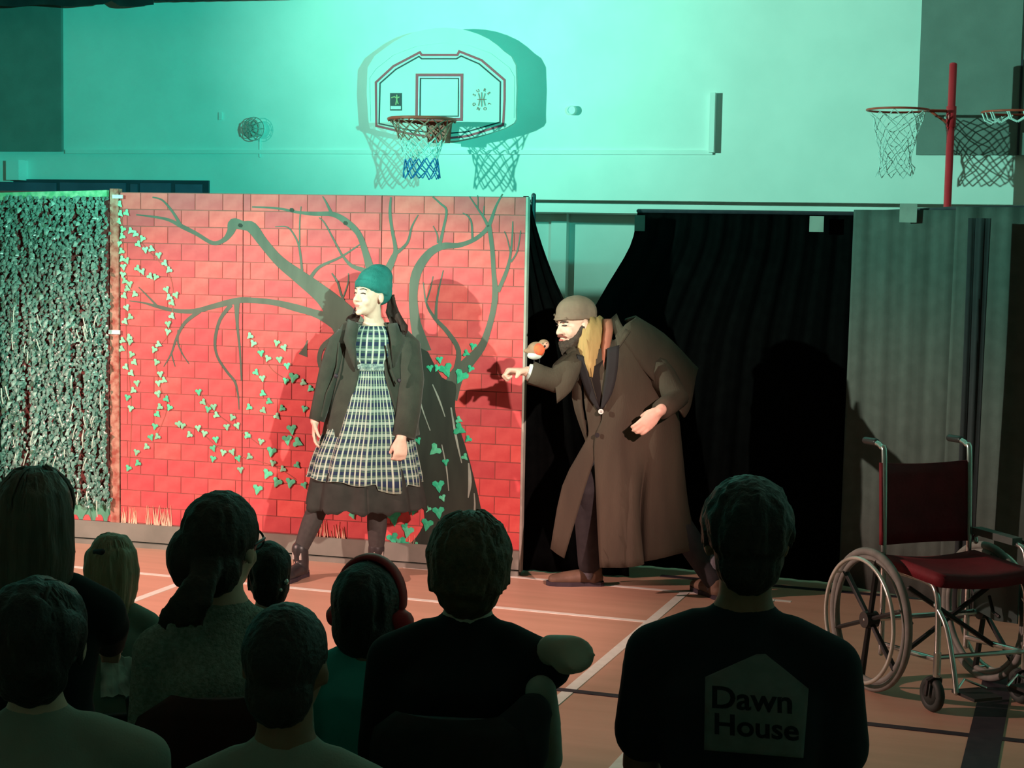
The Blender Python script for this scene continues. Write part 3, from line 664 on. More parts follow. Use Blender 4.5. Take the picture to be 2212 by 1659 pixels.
#__PART2__
# ================================================================== people: shared builders
def hdir(v): v = V((v[0], v[1], 0)); return v.normalized()
ZUP = V((0, 0, 1))
class Frame:
    """upright frame at a base point, seen from the camera: a = sideways, b = towards the viewer"""
    def __init__(s, base):
        s.o = V(base); s.b = hdir(CAM-s.o); s.a = V((-s.b.y, s.b.x, 0))
    def J(s, px, py, bo=0): return PP(px, py, s.o+s.b*bo, s.b)
    def d(s, x, y, z=0): return (s.a*x+s.b*y+ZUP*z).normalized()
def head(mb, c, F, U, s=1.0, face=True, neck=None, nr=.052):
    F = F.normalized(); R = F.cross(U).normalized(); U = R.cross(F).normalized(); ax = (R, F, U)
    h = lambda x, y, z: c+(R*x+F*y+U*z)*s
    def E(x, y, z, r, n=14, m=9): mb.ell(h(x, y, z), tuple(q*s for q in r), ax, n, m)
    E(0, -.012, .033, (.076, .096, .088), 20, 12); E(0, .028, -.02, (.062, .066, .088), 18, 12); E(0, .04, -.072, (.046, .046, .038))
    for k in (-1, 1): E(.080*k, -.008, -.008, (.010, .020, .031))
    if face:
        E(0, .078, -.098, (.021, .017, .016)); mb.tube([h(0, .086, .022), h(0, .100, -.004), h(0, .112, -.026)], [.009*s, .011*s, .014*s], 8)
        mb.tube([h(-.042, .074, .030), h(0, .090, .032), h(.042, .074, .030)], .011*s, 8)
        for k in (-1, 1): E(.036*k, .062, -.03, (.026, .024, .03)); E(.012*k, .102, -.030, (.010, .010, .008)); E(.031*k, .074, .010, (.015, .013, .010))
        E(0, .088, -.058, (.024, .014, .008)); E(0, .086, -.071, (.020, .014, .008))
    if neck is not None: mb.tube([h(0, -.014, -.04), lerp(h(0, -.018, -.08), neck, .5), neck], [nr*s, nr*s, nr*1.12*s], 12)
    return h, ax
def hand(mb, w, D, N, T, s=1.0, curl=.5, spread=.0, thumb=.6, tl=1.0):
    """w wrist, D towards the fingers, N palm-facing normal, T thumb side"""
    D = D.normalized(); N = (N-D*N.dot(D)).normalized(); T = (T-D*T.dot(D)-N*T.dot(N)).normalized()
    mb.tube([w-D*.02*s, w+D*.015*s, w+D*.05*s, w+D*.085*s], [(.024*s, .019*s), (.028*s, .017*s), (.038*s, .015*s), (.039*s, .013*s)], 12, side=T)
    for k, (off, ln) in enumerate(((.029, .88), (.010, 1.0), (-.010, .94), (-.028, .74))):
        p = w+D*.083*s+T*off*s; q = curl*.55; pts = [p-D*.02*s, p]
        for seg in (.036, .026, .021):
            dv = D*math.cos(q)+N*math.sin(q)+T*(off*spread*6); p = p+dv.normalized()*seg*ln*s; pts.append(p); q += curl*1.05
        mb.tube(pts, [.0095*s, .0092*s, .0088*s, .0082*s, .0070*s], 8)
    p = w+D*.022*s+T*.024*s; dv = (D*.75+T*thumb+N*.35).normalized(); p1 = p+dv*.036*s*tl; dv2 = (D*.9+T*thumb*.25+N*.5*(.5+curl)).normalized(); p2 = p1+dv2*.028*s*tl; p3 = p2+(dv2+N*.5*curl).normalized()*.022*s*tl
    mb.tube([p-dv*.012*s, p, p1, p2, p3], [.012*s, .0125*s, .0110*s, .0098*s, .0080*s], 8)
def shoe(mb, heel, D, s=1.0, ln=.25, h=.085, wd=.045):
    D = hdir(D); S = V((-D.y, D.x, 0)); b = V((heel[0], heel[1], heel[2]))
    mb.tube([b+D*.02*s+ZUP*.04*s, b+D*.10*s+ZUP*.042*s, b+D*.18*s+ZUP*.036*s, b+D*(ln-.03)*s+ZUP*.03*s], [(.036*s, .038*s), (.038*s, .042*s), (wd*s, .034*s), (.036*s, .026*s)], 14, side=S)
    mb.tube([b+D*.035*s+ZUP*.04*s, b+D*.03*s+ZUP*h*s], [.042*s, .040*s], 12)
def sole(mb, heel, D, s=1.0, ln=.25, wd=.046):
    D = hdir(D); S = V((-D.y, D.x, 0)); b = V(heel); pl = []
    for u, w_ in ((-.018, .02), (.0, .034), (.08, .032), (.15, wd), (ln-.05, wd-.004), (ln-.015, .026), (ln, .008)): pl.append((u*s, w_*s))
    mb.prism([(u, -w_) for u, w_ in pl]+[(u, w_) for u, w_ in reversed(pl)], b+ZUP*.022*s, D, S, ZUP, .022*s)
def skirt(rings, fr, a0=0, a1=2*math.pi, n=72, folds=0, famp=0, th=.006, hem=None, uvh=None):
    """rings of (centre, rx, ry[, fold scale]); angle 0 faces the viewer"""
    g = []; full = abs(a1-a0-2*math.pi) < 1e-6
    rr = smoothpts([(*r[0], r[1], r[2], (r[3] if len(r) > 3 else 0), (r[4] if len(r) > 4 else a0), (r[5] if len(r) > 5 else a1)) for r in rings], 4)
    for i, q in enumerate(rr):
        c = V(q[:3]); row = []
        for j in range(n+1):
            t_ = lerp(q[6], q[7], j/n); f = 1+famp*q[5]*(math.cos(folds*t_)+.4*math.cos(folds*1.7*t_+1))
            z = 0
            if hem and i == len(rr)-1: z = hem(t_)
            row.append(c+fr.a*(q[3]*f*math.sin(t_))+fr.b*(q[4]*f*math.cos(t_))+ZUP*z)
        g.append(row)
    return g
def sheet_uv(name, grid, m, parent, th, us_, vs_):
    mb = MB().sheet(grid, th); o = obj(name, mb, m, parent, True); me = o.data
    R, C = len(grid), len(grid[0]); uvl = me.uv_layers.new(name='UVMap')
    for lp in me.loops:
        i = lp.vertex_index % (R*C); uvl.data[lp.index].uv = ((i % C)/(C-1)*us_, (1-(i//C)/(R-1))*vs_)
    return o
M_skin = mat('skin_fair', (.76, .50, .40), .5, (.70, .44, .35), 30, spec=.35)
M_skin2 = mat('skin_light', (.62, .40, .30), .55, (.56, .35, .26), 30)
M_skin3 = mat('skin_brown', (.26, .14, .09), .55, (.22, .12, .075), 30)
M_lips = mat('lips', (.52, .15, .13), .5); M_brow = mat('brow_dark', (.07, .04, .03), .8)
M_eye = mat('eye_dark', (.05, .035, .03), .3)

# ================================================================== woman actor
fr = Frame((-3.86, 8.29, 0)); J = fr.J
W_ = thing('person', 'woman in teal beanie, dark coat and plaid dress standing on stage looking aside', 'person', fr.o)
hc = J(800, 640, .02); hf = fr.d(-.72, .68, .10); nb = J(808, 702, -.02)
mb = MB(); h, hax = head(mb, hc, hf, ZUP, .98, True, nb, .050)
shL, shR = J(745, 722, -.02), J(868, 724, -.03)
mb.tube([J(808, 700, -.02), J(806, 725, -.01), J(805, 780, .0), J(803, 850, 0), J(798, 930, 0), J(795, 975, 0)], [(.06, .055), (.15, .085), (.145, .105), (.115, .09), (.15, .115), (.16, .12)], 18, side=fr.a)
mb.tube([shL+fr.a*.03, J(715, 800, 0), J(685, 890, .03), J(680, 910, .04)], [.055, .042, .032, .026], 10); mb.tube([shR-fr.a*.03, J(884, 830, .06), J(868, 930, .19), J(867, 948, .21)], [.055, .044, .034, .027], 10)
hand(mb, J(681, 908, .04), fr.d(-.05, .1, -1), fr.d(1, .1, 0), fr.d(0, 1, 0), .98, .35)
hand(mb, J(867, 944, .21), fr.d(-.05, .15, -1), fr.d(-.35, -1, 0), fr.d(-1, .4, 0), 1.08, .95, 0, .3)
lk, la = J(687, 1095, .02), J(648, 1190, .05); rk, ra = J(815, 1105, .03), J(813, 1192, .02)
for hp, kn, an in ((J(755, 985, 0), lk, la), (J(822, 985, 0), rk, ra)):
    mb.tube([hp, lerp(hp, kn, .5), kn, lerp(kn, an, .4), an], [.085, .07, .052, .05, .034], 12)
    mb.tube([an, V((an.x, an.y, .04))], .034, 8)
blob('body', mb, M_skin, W_, .0062, 3)
# face details
obj('lips', MB().ell(h(0, .097, -.058), (.019, .006, .0035), hax).ell(h(0, .095, -.066), (.017, .007, .004), hax), M_lips, W_, True)
for k in (-1, 1):
    obj('eyebrow', MB().tube([h(.016*k, .098, .031), h(.032*k, .092, .036), h(.047*k, .078, .030)], .0028, 6), M_brow, W_, True)
    obj('eye', MB().tube([h(.019*k, .0905, .009), h(.031*k, .089, .012), h(.043*k, .082, .008)], .0030, 6), M_eye, W_, True)
obj('headset_strap', MB().tube([h(.083, -.0, .0), h(.076, .03, -.055), h(.05, .07, -.095), h(.025, .092, -.105)], .0045, 6), M_black, W_, True)
# beanie
M_bean = mat('beanie_teal', (.018, .16, .145), .9, (.012, .12, .11), 20, bump=.3, bscale=120)
mb = MB(); up2 = (ZUP+hf*-.12).normalized()
mb.ell(h(0, -.025, .068), (.090, .108, .098), hax, 22, 14); mb.ell(h(0, -.05, .11), (.078, .085, .075), hax); mb.ell(h(0, -.065, .03), (.082, .068, .075), hax)
ring = [h(.087*math.cos(q), -.015+.108*math.sin(q), .052+.026*math.sin(q)-.012) for q in np.linspace(0, 2*math.pi, 25)[:-1]]
mb.tube(ring, [(.022, .005)]*24, 8, closed=True, side=hax[2])
blob('beanie', mb, M_bean, W_, .006, 3)
# hair over the shoulder
M_hairw = mat('hair_dark_brown', (.022, .013, .012), .7, (.035, .021, .018), 60, stretch=(1, 1, .1), spec=.15, bump=.3, bscale=90)
mb = MB(); random.seed(3)
for k in range(34):
    x = random.uniform(836, 862); b0 = random.uniform(-.10, .02); x1 = 848+(x-836)*1.0+random.uniform(-8, 10)
    mb.tube([J(845+random.uniform(-8, 6), 642+random.uniform(-8, 8), b0-.02), J(x, 675, b0+.02), J(x1+4, 705, b0+.07), J(x1+4, 724+random.uniform(-12, 12), b0+.09)], [.008, .011, .010, .004], 6)
blob('hair', mb, M_hairw, W_, .006, 2)
mb = MB()
for k in range(10):
    x = random.uniform(752, 775); mb.tube([J(790, 650, -.1), J(775, 676, -.09), J(x, 684+random.uniform(-4, 6), -.06), J(x-4, 692+random.uniform(-2, 8), -.02)], [.012, .013, .012, .006], 6)
blob('hair_strand', mb, M_hairw, W_, .006, 2)
# plaid dress
def plaid_mat():
    m = bpy.data.materials.new('plaid_cloth'); m.use_nodes = True; nt = m.node_tree; N = nt.nodes; L = nt.links; b = N['Principled BSDF']; b.inputs['Roughness'].default_value = .9; b.inputs['Specular IOR Level'].default_value = .15
    tc = N.new('ShaderNodeTexCoord'); sp = N.new('ShaderNodeSeparateXYZ'); L.new(tc.outputs['UV'], sp.inputs[0])
    def line(sock, freq, lo, hi, ph=0.0):
        a = N.new('ShaderNodeMath'); a.operation = 'MULTIPLY_ADD'; a.inputs[1].default_value = freq; a.inputs[2].default_value = ph; L.new(sock, a.inputs[0])
        f = N.new('ShaderNodeMath'); f.operation = 'FRACT'; L.new(a.outputs[0], f.inputs[0])
        p = N.new('ShaderNodeMath'); p.operation = 'PINGPONG'; p.inputs[1].default_value = .5; L.new(f.outputs[0], p.inputs[0])
        r = N.new('ShaderNodeMapRange'); r.inputs[1].default_value = lo; r.inputs[2].default_value = hi; r.inputs[3].default_value = 1; r.inputs[4].default_value = 0; L.new(p.outputs[0], r.inputs[0]); return r.outputs[0]
    h_ = line(sp.outputs[1], 1, .09, .15); v_ = line(sp.outputs[0], 1, .10, .17)
    h2 = line(sp.outputs[1], 2, .42, .30, 0)
    base = N.new('ShaderNodeMixRGB'); base.inputs[1].default_value = (.022, .035, .075, 1); base.inputs[2].default_value = (.075, .13, .105, 1); L.new(h2, base.inputs[0])
    m1 = N.new('ShaderNodeMixRGB'); m1.inputs[2].default_value = (.25, .33, .28, 1); L.new(base.outputs[0], m1.inputs[1]); L.new(h_, m1.inputs[0])
    m2 = N.new('ShaderNodeMixRGB'); m2.inputs[2].default_value = (.46, .52, .43, 1); L.new(m1.outputs[0], m2.inputs[1]); L.new(v_, m2.inputs[0])
    L.new(m2.outputs[0], b.inputs['Base Color']); return m
M_plaid = plaid_mat()
g = skirt([(J(806, 703, -.01), .10, .075), (J(806, 722, 0), .135, .105), (J(804, 760, .01), .145, .125), (J(802, 785, .01), .135, .118)], fr, folds=0)
sheet_uv('dress_bodice', g, M_plaid, W_, .006, 26, 5)
g = skirt([(J(802, 783, .01), .135, .12, .2), (J(801, 790, .01), .142, .127, .3), (J(801, 797, .01), .138, .123, .4)], fr, folds=9, famp=.03); sheet_uv('waistband', g, mat('waistband_plaid', (.38, .48, .42), .9, (.10, .15, .16), 60), W_, .008, 26, 1)
hemf = lambda q: -.02*math.sin(q)*1.0 - (.03 if .2 < q < .9 else 0) + .008*math.sin(9*q)
g = skirt([(J(801, 795, .01), .125, .115, .3), (J(800, 850, .01), .165, .15, 1), (J(797, 920, .01), .225, .19, 1.2), (J(790, 985, .01), .275, .215, 1.4), (J(788, 1036, .01), .305, .235, 1.6)], fr, n=160, folds=11, famp=.035, hem=hemf)
sheet_uv('dress_skirt', g, M_plaid, W_, .006, 62, 11)
M_pet = mat('petticoat_black', (.036, .038, .034), .95, (.026, .028, .025), 14)
g = skirt([(J(795, 940, .0), .20, .17, .6), (J(790, 1010, .0), .28, .215, 1), (J(791, 1060, 0), .315, .23, 1.3), (J(792, 1096, 0), .328, .235, 1.6)], fr, n=140, folds=10, famp=.035, hem=lambda q: .010*math.sin(13*q)+.006*math.sin(29*q))
obj('petticoat', MB().sheet(g, .006), M_pet, W_, True)
# tights and boots
M_tight = mat('tights_charcoal', (.050, .046, .044), .8, (.042, .038, .037), 40)
mb = MB()
for hp, kn, an in ((J(755, 985, 0), lk, la), (J(822, 985, 0), rk, ra)): mb.tube([hp, lerp(hp, kn, .5), kn, lerp(kn, an, .4), an], [.09, .076, .058, .056, .040], 12)
blob('tights', mb, M_tight, W_, .008, 3)
M_boot = mat('boot_black', (.022, .021, .023), .4, (.03, .028, .03), 20, spec=.4); M_buck = mat('buckle', (.75, .75, .72), .25, metal=.7)
for an, D, lab in ((la, fr.d(-.55, 1, 0), 'l'), (ra, fr.d(.35, 1, 0), 'r')):
    heel = V((an.x, an.y, 0))-D*.05
    mb = MB(); shoe(mb, heel, D, 1.0, .255, .10); mb.tube([heel+D*.035+ZUP*.08, V((an.x, an.y, .16))+D*.0], [.043, .047], 14)
    bt = blob('boot', mb, M_boot, W_, .007, 3); mb = MB(); sole(mb, heel, D, 1.0, .262); mb.box(heel+D*.025+ZUP*.018, (.06, .06, .036)); obj('sole', mb, M_black, bt)
    S = V((-D.y, D.x, 0))
    for k in (-1, 1): obj('buckle', MB().box(heel+D*.078+S*.022*k+ZUP*.125, (.016, .012, .038), Matrix.Rotation(math.atan2(D.y, D.x), 3, 'Z')), M_buck, bt)
# coat: back and side shell, open in front; sleeves; collar; buttons
M_coat = mat('coat_dark_green', (.040, .045, .034), .9, (.031, .035, .027), 16, sheen=.1, bump=.15, bscale=150)
g = skirt([(J(806, 698, -.05), .10, .07, 0, .62, 5.66), (J(808, 712, -.03), .165, .095, 0, .42, 5.88), (J(808, 745, -.02), .195, .125, .1, .30, 5.88), (J(806, 800, -.01), .205, .145, .2, .30, 5.90), (J(804, 870, 0), .235, .165, .5, .50, 5.75), (J(802, 938, .0), .262, .19, 1, .68, 5.60)], fr, n=90, folds=7, famp=.02)
mbc = MB().sheet(g, .010)
def sleeve(pts, rads): mbc.tube(pts, rads, 14, flat=True)
sleeve([shL+fr.a*.035+ZUP*.0, J(733, 745, 0), J(713, 800, .01), J(694, 870, .03), J(684, 908, .04)], [.070, .068, .060, .050, .044])
sleeve([shR-fr.a*.045+ZUP*.0, J(880, 750, 0.02), J(888, 820, .07), J(882, 890, .15), J(873, 944, .20)], [.075, .076, .072, .066, .062])
mbc.ell(shL+fr.a*.03, .072); mbc.ell(shR-fr.a*.04, .077)
coat = obj('coat', mbc, M_coat, W_, True)
obj('collar', MB().sheet([[J(775, 700, .10), J(768, 745, .14), J(772, 800, .165)], [J(752, 690, .04), J(742, 735, .12), J(764, 790, .15)]], .012).sheet([[J(838, 700, .10), J(846, 745, .14), J(848, 795, .165)], [J(862, 698, .03), J(876, 735, .11), J(854, 790, .15)]], .012), M_coat, coat, True)
obj('lapel_edge', MB().tube([J(838, 745, .16), J(846, 800, .17), J(858, 830, .175)], .006, 6), M_coat, coat)
obj('sleeve_seam', MB().tube([J(733, 742, .072), J(729, 790, .085), J(722, 815, .09), J(706, 850, .085), J(695, 900, .08)], .006, 6), M_coat, coat)
obj('button', MB().ell(J(862, 822, .17), (.012, .008, .012)), M_black, coat, True); obj('button', MB().ell(J(726, 812, .095), (.013, .008, .013)), M_black, coat, True)

# ================================================================== man actor
fr = Frame((-2.30, 8.58, 0)); J = fr.J
Mn = thing('person', 'bearded man in brown cap and long brown caped coat leaning forward with one arm out', 'person', fr.o)
hc = J(1243, 700, .06); hf = fr.d(-.80, .60, -.16); hu = (ZUP+fr.a*-.12).normalized(); nb = J(1288, 748, .0)
mb = MB(); h, hax = head(mb, hc, hf, hu, 1.03, True, nb, .058)
mb.tube([J(1290, 745, 0), J(1310, 775, 0), J(1335, 830, 0), J(1355, 900, 0), J(1368, 960, 0)], [(.07, .06), (.17, .10), (.17, .12), (.15, .11), (.16, .12)], 18, side=fr.d(.85, .5, .2))
rs, re, rw = J(1248, 785, .12), J(1195, 822, .20), J(1140, 803, .22)      # reaching arm
ls, le, lw = J(1400, 770, -.02), J(1462, 862, .16), J(1424, 888, .36)     # arm at his side
mb.tube([rs, re, rw], [.056, .045, .03], 12); mb.tube([ls, le, lw], [.056, .045, .03], 12)
hand(mb, rw, fr.d(-1, .25, .05), fr.d(-.2, .25, -1), fr.d(.1, 1, .3), 1.22, 1.5, 0, .3, .55)
hand(mb, lw, fr.d(-.75, .15, -.75), fr.d(-.3, -1, -.1), fr.d(-.7, .1, .7), 1.12, .42, .03, .3, .7)
fa, ra_ = V((-2.50, 8.62, 0)), V((-1.80, 8.60, 0))
fk, rk_ = J(1266, 1055, .13), J(1450, 1110, .0)
for hp, kn, an in ((J(1345, 985, .04), fk, fa+ZUP*.09), (J(1385, 985, -.03), rk_, ra_+ZUP*.09)): mb.tube([hp, lerp(hp, kn, .5), kn, lerp(kn, an, .4), an, V((an.x, an.y, .05))], [.09, .08, .058, .055, .038, .036], 12)
blob('body', mb, M_skin, Mn, .0062, 3)
M_beard = mat('beard_dark', (.055, .038, .028), .8, (.035, .025, .02), 70, bump=.5, bscale=200)
mb = MB()
mb.tube([h(-.075, .0, -.01), h(-.066, .035, -.06), h(-.04, .072, -.095), h(0, .088, -.112), h(.04, .072, -.095), h(.066, .035, -.06), h(.075, .0, -.01)], [.012, .020, .024, .024, .024, .020, .012], 10)
mb.tube([h(0, .075, -.10), h(0, .078, -.14), h(0, .065, -.175)], [.04, .030, .010], 10); mb.ell(h(.03, .05, -.09), (.035*1, .03, .035), hax); mb.ell(h(-.03, .05, -.09), (.035, .03, .035), hax)
blob('beard', mb, M_beard, Mn, .006, 2, lambda p: .004*noise.noise(p*70))
obj('moustache', MB().tube([h(-.032, .088, -.056), h(-.012, .106, -.044), h(0, .108, -.043), h(.012, .106, -.044), h(.032, .088, -.056)], [.004, .007, .006, .007, .004], 8), mat('moustache_red', (.20, .06, .045), .8), Mn, True)
obj('lips', MB().ell(h(0, .103, -.066), (.017, .008, .006), hax), M_lips, Mn, True)
for k in (-1, 1):
    obj('eyebrow', MB().tube([h(.014*k, .100, .024), h(.034*k, .094, .030), h(.050*k, .078, .022)], .0040, 6), M_brow, Mn, True)
    obj('eye', MB().tube([h(.019*k, .093, .007), h(.031*k, .092, .009), h(.043*k, .085, .006)], .0036, 6), M_eye, Mn, True)
M_capb = mat('cap_brown', (.21, .145, .105), .85, (.17, .118, .088), 14, bump=.1, bscale=100)
mb = MB(); mb.ell(h(0, -.012, .068), (.090, .112, .082), hax, 22, 12); mb.ell(h(0, -.045, .055), (.092, .085, .082), hax)
ring = [h(.088*math.cos(q), -.01+.112*math.sin(q), .036+.010*math.sin(q)) for q in np.linspace(0, 2*math.pi, 25)[:-1]]; mb.tube(ring, [(.018, .005)]*24, 8, closed=True, side=hax[2])
cp = blob('cap', mb, M_capb, Mn, .006, 2)
obj('brim', MB().sheet([[h(.05*x, .098-abs(x)*.018, .050+.006*(1-abs(x))) for x in (-1, -.5, 0, .5, 1)], [h(.058*x, .118-abs(x)*.03, .038) for x in (-1, -.5, 0, .5, 1)]], .008), M_capb, cp, True)
obj('cap_fold', MB().tube([h(.060, .078, .062), h(.082, .03, .045), h(.090, -.03, .035), h(.072, -.085, .022)], [.007, .009, .009, .007], 8), M_capb, cp, True)
# scarf
M_scarf = mat('scarf_ochre', (.46, .30, .12), .85, (.34, .22, .085), 9, bump=.4, bscale=24, stretch=(1, 1, .4))
g = []
for r_, (xl, xr, y, bo_) in enumerate(((1250, 1302, 685, .04), (1246, 1305, 710, .10), (1244, 1303, 735, .14), (1246, 1298, 760, .16), (1254, 1292, 785, .17), (1272, 1280, 812, .165))):
    row = []
    for j in range(13):
        t_ = j/12; row.append(J(lerp(xl, xr, t_), y+3*math.sin(j*1.7+r_), bo_+.055*math.sin(math.pi*t_)-.03*abs(2*t_-1)+.010*math.sin(j*2.3+r_*1.1)))
    g.append(row)
sc_ = obj('scarf', MB().sheet([[V(p) for p in r] for r in g], .012), M_scarf, Mn, True)
mb = MB(); nk = J(1283, 722, .0); mb.torus(nk, .085, .034, fr.d(-.35, .1, 1), 24, 10); obj('neck_wrap', mb, M_scarf, sc_, True)
g = [[J(lerp(a, b, j/4), y, bo_+.02*math.sin(math.pi*j/4)) for j in range(5)] for a, b, y, bo_ in ((1302, 1322, 690, .06), (1304, 1323, 715, .12), (1300, 1318, 745, .155), (1299, 1312, 775, .17), (1300, 1305, 800, .175))]
obj('shirt_front', MB().sheet(g, .010), mat('shirt_rust', (.40, .15, .095), .85, (.33, .12, .08), 10), Mn, True)
# long coat
M_lc = mat('long_coat_brown', (.064, .053, .037), .9, (.046, .038, .027), 7, bump=.2, bscale=130, stretch=(1, 1, .25))
M_lcd = mat('coat_lapel_black', (.016, .015, .017), .8)
def csheet(pts, th=.012, name='coat_panel', m=M_lc, k=3, fold=0):
    """pts rows: lists of (px, py, bo)"""
    rows = []
    for row in pts: rows.append(smoothpts([tuple(q) for q in row], k))
    cols = list(zip(*rows)); cols = [smoothpts([tuple(q) for q in c_], k) for c_ in cols]; rows = list(zip(*cols))
    return MB().sheet([[J(q[0], q[1], q[2]+(fold*math.sin(q[0]*.20+q[1]*.004)*min(1, max(0, (q[1]-930)/200)))) for q in r] for r in rows], th)
# body shell: torso to hem, open at the front edge
mbl = csheet([[(1262, 775, .17), (1285, 800, .185), (1302, 892, .20), (1284, 960, .20), (1290, 1090, .22), (1297, 1226, .24)],
              [(1318, 740, .15), (1330, 800, .20), (1342, 890, .22), (1330, 965, .23), (1340, 1090, .26), (1350, 1226, .28)],
              [(1362, 715, .10), (1372, 800, .15), (1378, 890, .19), (1378, 970, .19), (1376, 1090, .23), (1388, 1220, .26)],
              [(1385, 720, .06), (1400, 800, .10), (1402, 890, .15), (1400, 970, .17), (1382, 1090, .13), (1385, 1214, .17)],
              [(1400, 725, .02), (1420, 800, .05), (1425, 890, .13), (1425, 970, .16), (1415, 1090, .17), (1420, 1208, .22)],
              [(1410, 735, -.06), (1445, 805, -.04), (1462, 890, .0), (1470, 970, .03), (1482, 1090, .05), (1503, 1186, .06)],
              [(1395, 740, -.14), (1430, 810, -.16), (1445, 890, -.15), (1455, 970, -.15), (1465, 1090, -.16), (1480, 1185, -.18)],
              [(1330, 735, -.16), (1350, 810, -.18), (1370, 890, -.18), (1380, 970, -.19), (1390, 1090, -.22), (1395, 1190, -.24)]], k=5, fold=.014)
coat = obj('long_coat', mbl, M_lc, Mn, True)
obj('front_flap', csheet([[(1262, 775, .17), (1262, 860, .175), (1272, 930, .16), (1262, 960, .16), (1215, 1050, .20), (1190, 1185, .22)], [(1268, 790, .18), (1278, 865, .185), (1288, 930, .175), (1278, 965, .18), (1245, 1055, .22), (1203, 1196, .235)], [(1275, 805, .19), (1295, 885, .195), (1298, 930, .19), (1286, 985, .19), (1262, 1060, .225), (1219, 1206, .24)]]), M_lc, coat, True)
obj('far_side', csheet([[(1262, 775, .17), (1255, 850, .16), (1266, 930, .14), (1290, 1000, .02)], [(1245, 785, .10), (1238, 860, .08), (1262, 940, .06), (1290, 1010, -.04)], [(1262, 760, -.04), (1262, 850, -.08), (1285, 940, -.1), (1310, 1040, -.12)], [(1330, 735, -.16), (1350, 830, -.18), (1365, 920, -.18), (1380, 1060, -.2)]]), M_lc, coat, True)
obj('lapel', csheet([[(1312, 752, .215), (1309, 800, .225), (1303, 845, .225), (1298, 882, .22)], [(1338, 745, .205), (1334, 800, .225), (1322, 850, .232), (1300, 886, .225)]], .008), M_lcd, coat, True)
obj('lapel', csheet([[(1246, 765, .19), (1250, 800, .20), (1268, 850, .205), (1292, 886, .21)], [(1262, 770, .20), (1270, 800, .21), (1284, 850, .215), (1296, 884, .22)]], .008), M_lcd, coat, True)
obj('waistcoat', csheet([[(1262, 790, .175), (1275, 840, .185), (1294, 880, .19)], [(1285, 790, .19), (1292, 840, .195), (1298, 880, .195)], [(1312, 770, .185), (1306, 830, .195), (1300, 880, .195)]], .01), mat('waistcoat_black', (.02, .016, .015), .9), Mn, True)
obj('collar', csheet([[(1318, 690, .06), (1330, 730, .14), (1332, 760, .18)], [(1332, 678, .03), (1345, 705, .10), (1362, 716, .13)]], .010), M_lc, coat, True)
obj('collar', csheet([[(1222, 760, .16), (1235, 790, .185), (1245, 815, .20)], [(1240, 745, .14), (1252, 775, .18), (1250, 800, .195)]], .010), M_lc, coat, True)
# cape over the far shoulder and back
obj('cape', csheet([[(1335, 722, .14), (1390, 800, .13), (1440, 850, .13), (1478, 902, .10)], [(1352, 700, .10), (1410, 762, .08), (1462, 822, .08), (1490, 880, .07)], [(1368, 690, .04), (1425, 730, .0), (1478, 785, .0), (1500, 830, .02)], [(1372, 684, -.04), (1432, 722, -.08), (1482, 772, -.08), (1507, 797, -.03)], [(1350, 690, -.14), (1405, 740, -.18), (1455, 800, -.17), (1490, 850, -.12)]], .014), M_lc, coat, True)
obj('shoulder_cape', csheet([[(1250, 752, .12), (1222, 775, .20), (1190, 800, .22)], [(1256, 780, .20), (1235, 815, .25), (1200, 838, .25)], [(1250, 810, .2), (1232, 845, .24), (1203, 871, .24)]], .010), M_lc, coat, True)
mb = MB(); mb.tube([rs, lerp(rs, re, .6), re, lerp(re, rw, .5), lerp(re, rw, .88)], [.085, .075, .066, .060, .064], 14, flat=True); mb.ell(rs, .085); sl = obj('sleeve', mb, M_lc, coat, True)
mb = MB(); mb.tube([ls, lerp(ls, le, .6), le, lerp(le, lw, .5), lerp(le, lw, .90)], [.085, .075, .064, .056, .052], 14, flat=True); mb.ell(ls, .085); obj('sleeve', mb, M_lc, coat, True)
obj('shirt_cuff', MB().tube([lerp(re, rw, .80), lerp(re, rw, 1.0)], [.050, .044], 14, flat=True), mat('cuff_white', (.72, .80, .76), .8), sl, True)
bt = obj('button', MB().tube([J(1298, 889, .235), J(1298, 889, .245)], .014, 16, flat=True), mat('button_pearl', (.75, .75, .70), .3), coat); 
for q in range(4): obj('button_hole', MB().ell(J(1298+1.3*(-1)**q, 889+1.3*(-1)**(q//2), .246), .0022, n=6, m=4), M_black, bt)
obj('button', MB().tube([J(1290, 940, .222), J(1290, 940, .230)], .013, 12, flat=True), M_lcd, coat)
# trousers, socks, shoes
M_tr = mat('trousers_black', (.022, .022, .026), .9, (.03, .03, .034), 20)
mb = MB()
for hp, kn, an in ((J(1345, 985, .04), fk, fa+ZUP*.12), (J(1385, 985, -.03), rk_, ra_+ZUP*.10)): mb.tube([hp, lerp(hp, kn, .5), kn, lerp(kn, an, .4), an], [.10, .09, .076, .072, .066], 12)
blob('trousers', mb, M_tr, Mn, .009, 3)
M_sock = mat('sock_grey', (.16, .16, .19), .9, (.12, .12, .14), 60, bump=.3, bscale=200)
M_shoe = mat('shoe_brown', (.15, .095, .065), .6, (.10, .065, .045), 14)
for an, D in ((fa, fr.d(-1, .12, 0)), (ra_, fr.d(-.45, -.9, 0))):
    obj('sock', MB().tube([V((an.x, an.y, .06)), V((an.x, an.y, .19))], .046, 12), M_sock, Mn, True)
    heel = V((an.x, an.y, 0))-D*.06; mb = MB(); shoe(mb, heel, D, 1.08, .27, .08); sh = blob('shoe', mb, M_shoe, Mn, .007, 3); mb = MB(); sole(mb, heel, D, 1.08, .275); obj('sole', mb, M_black, sh)
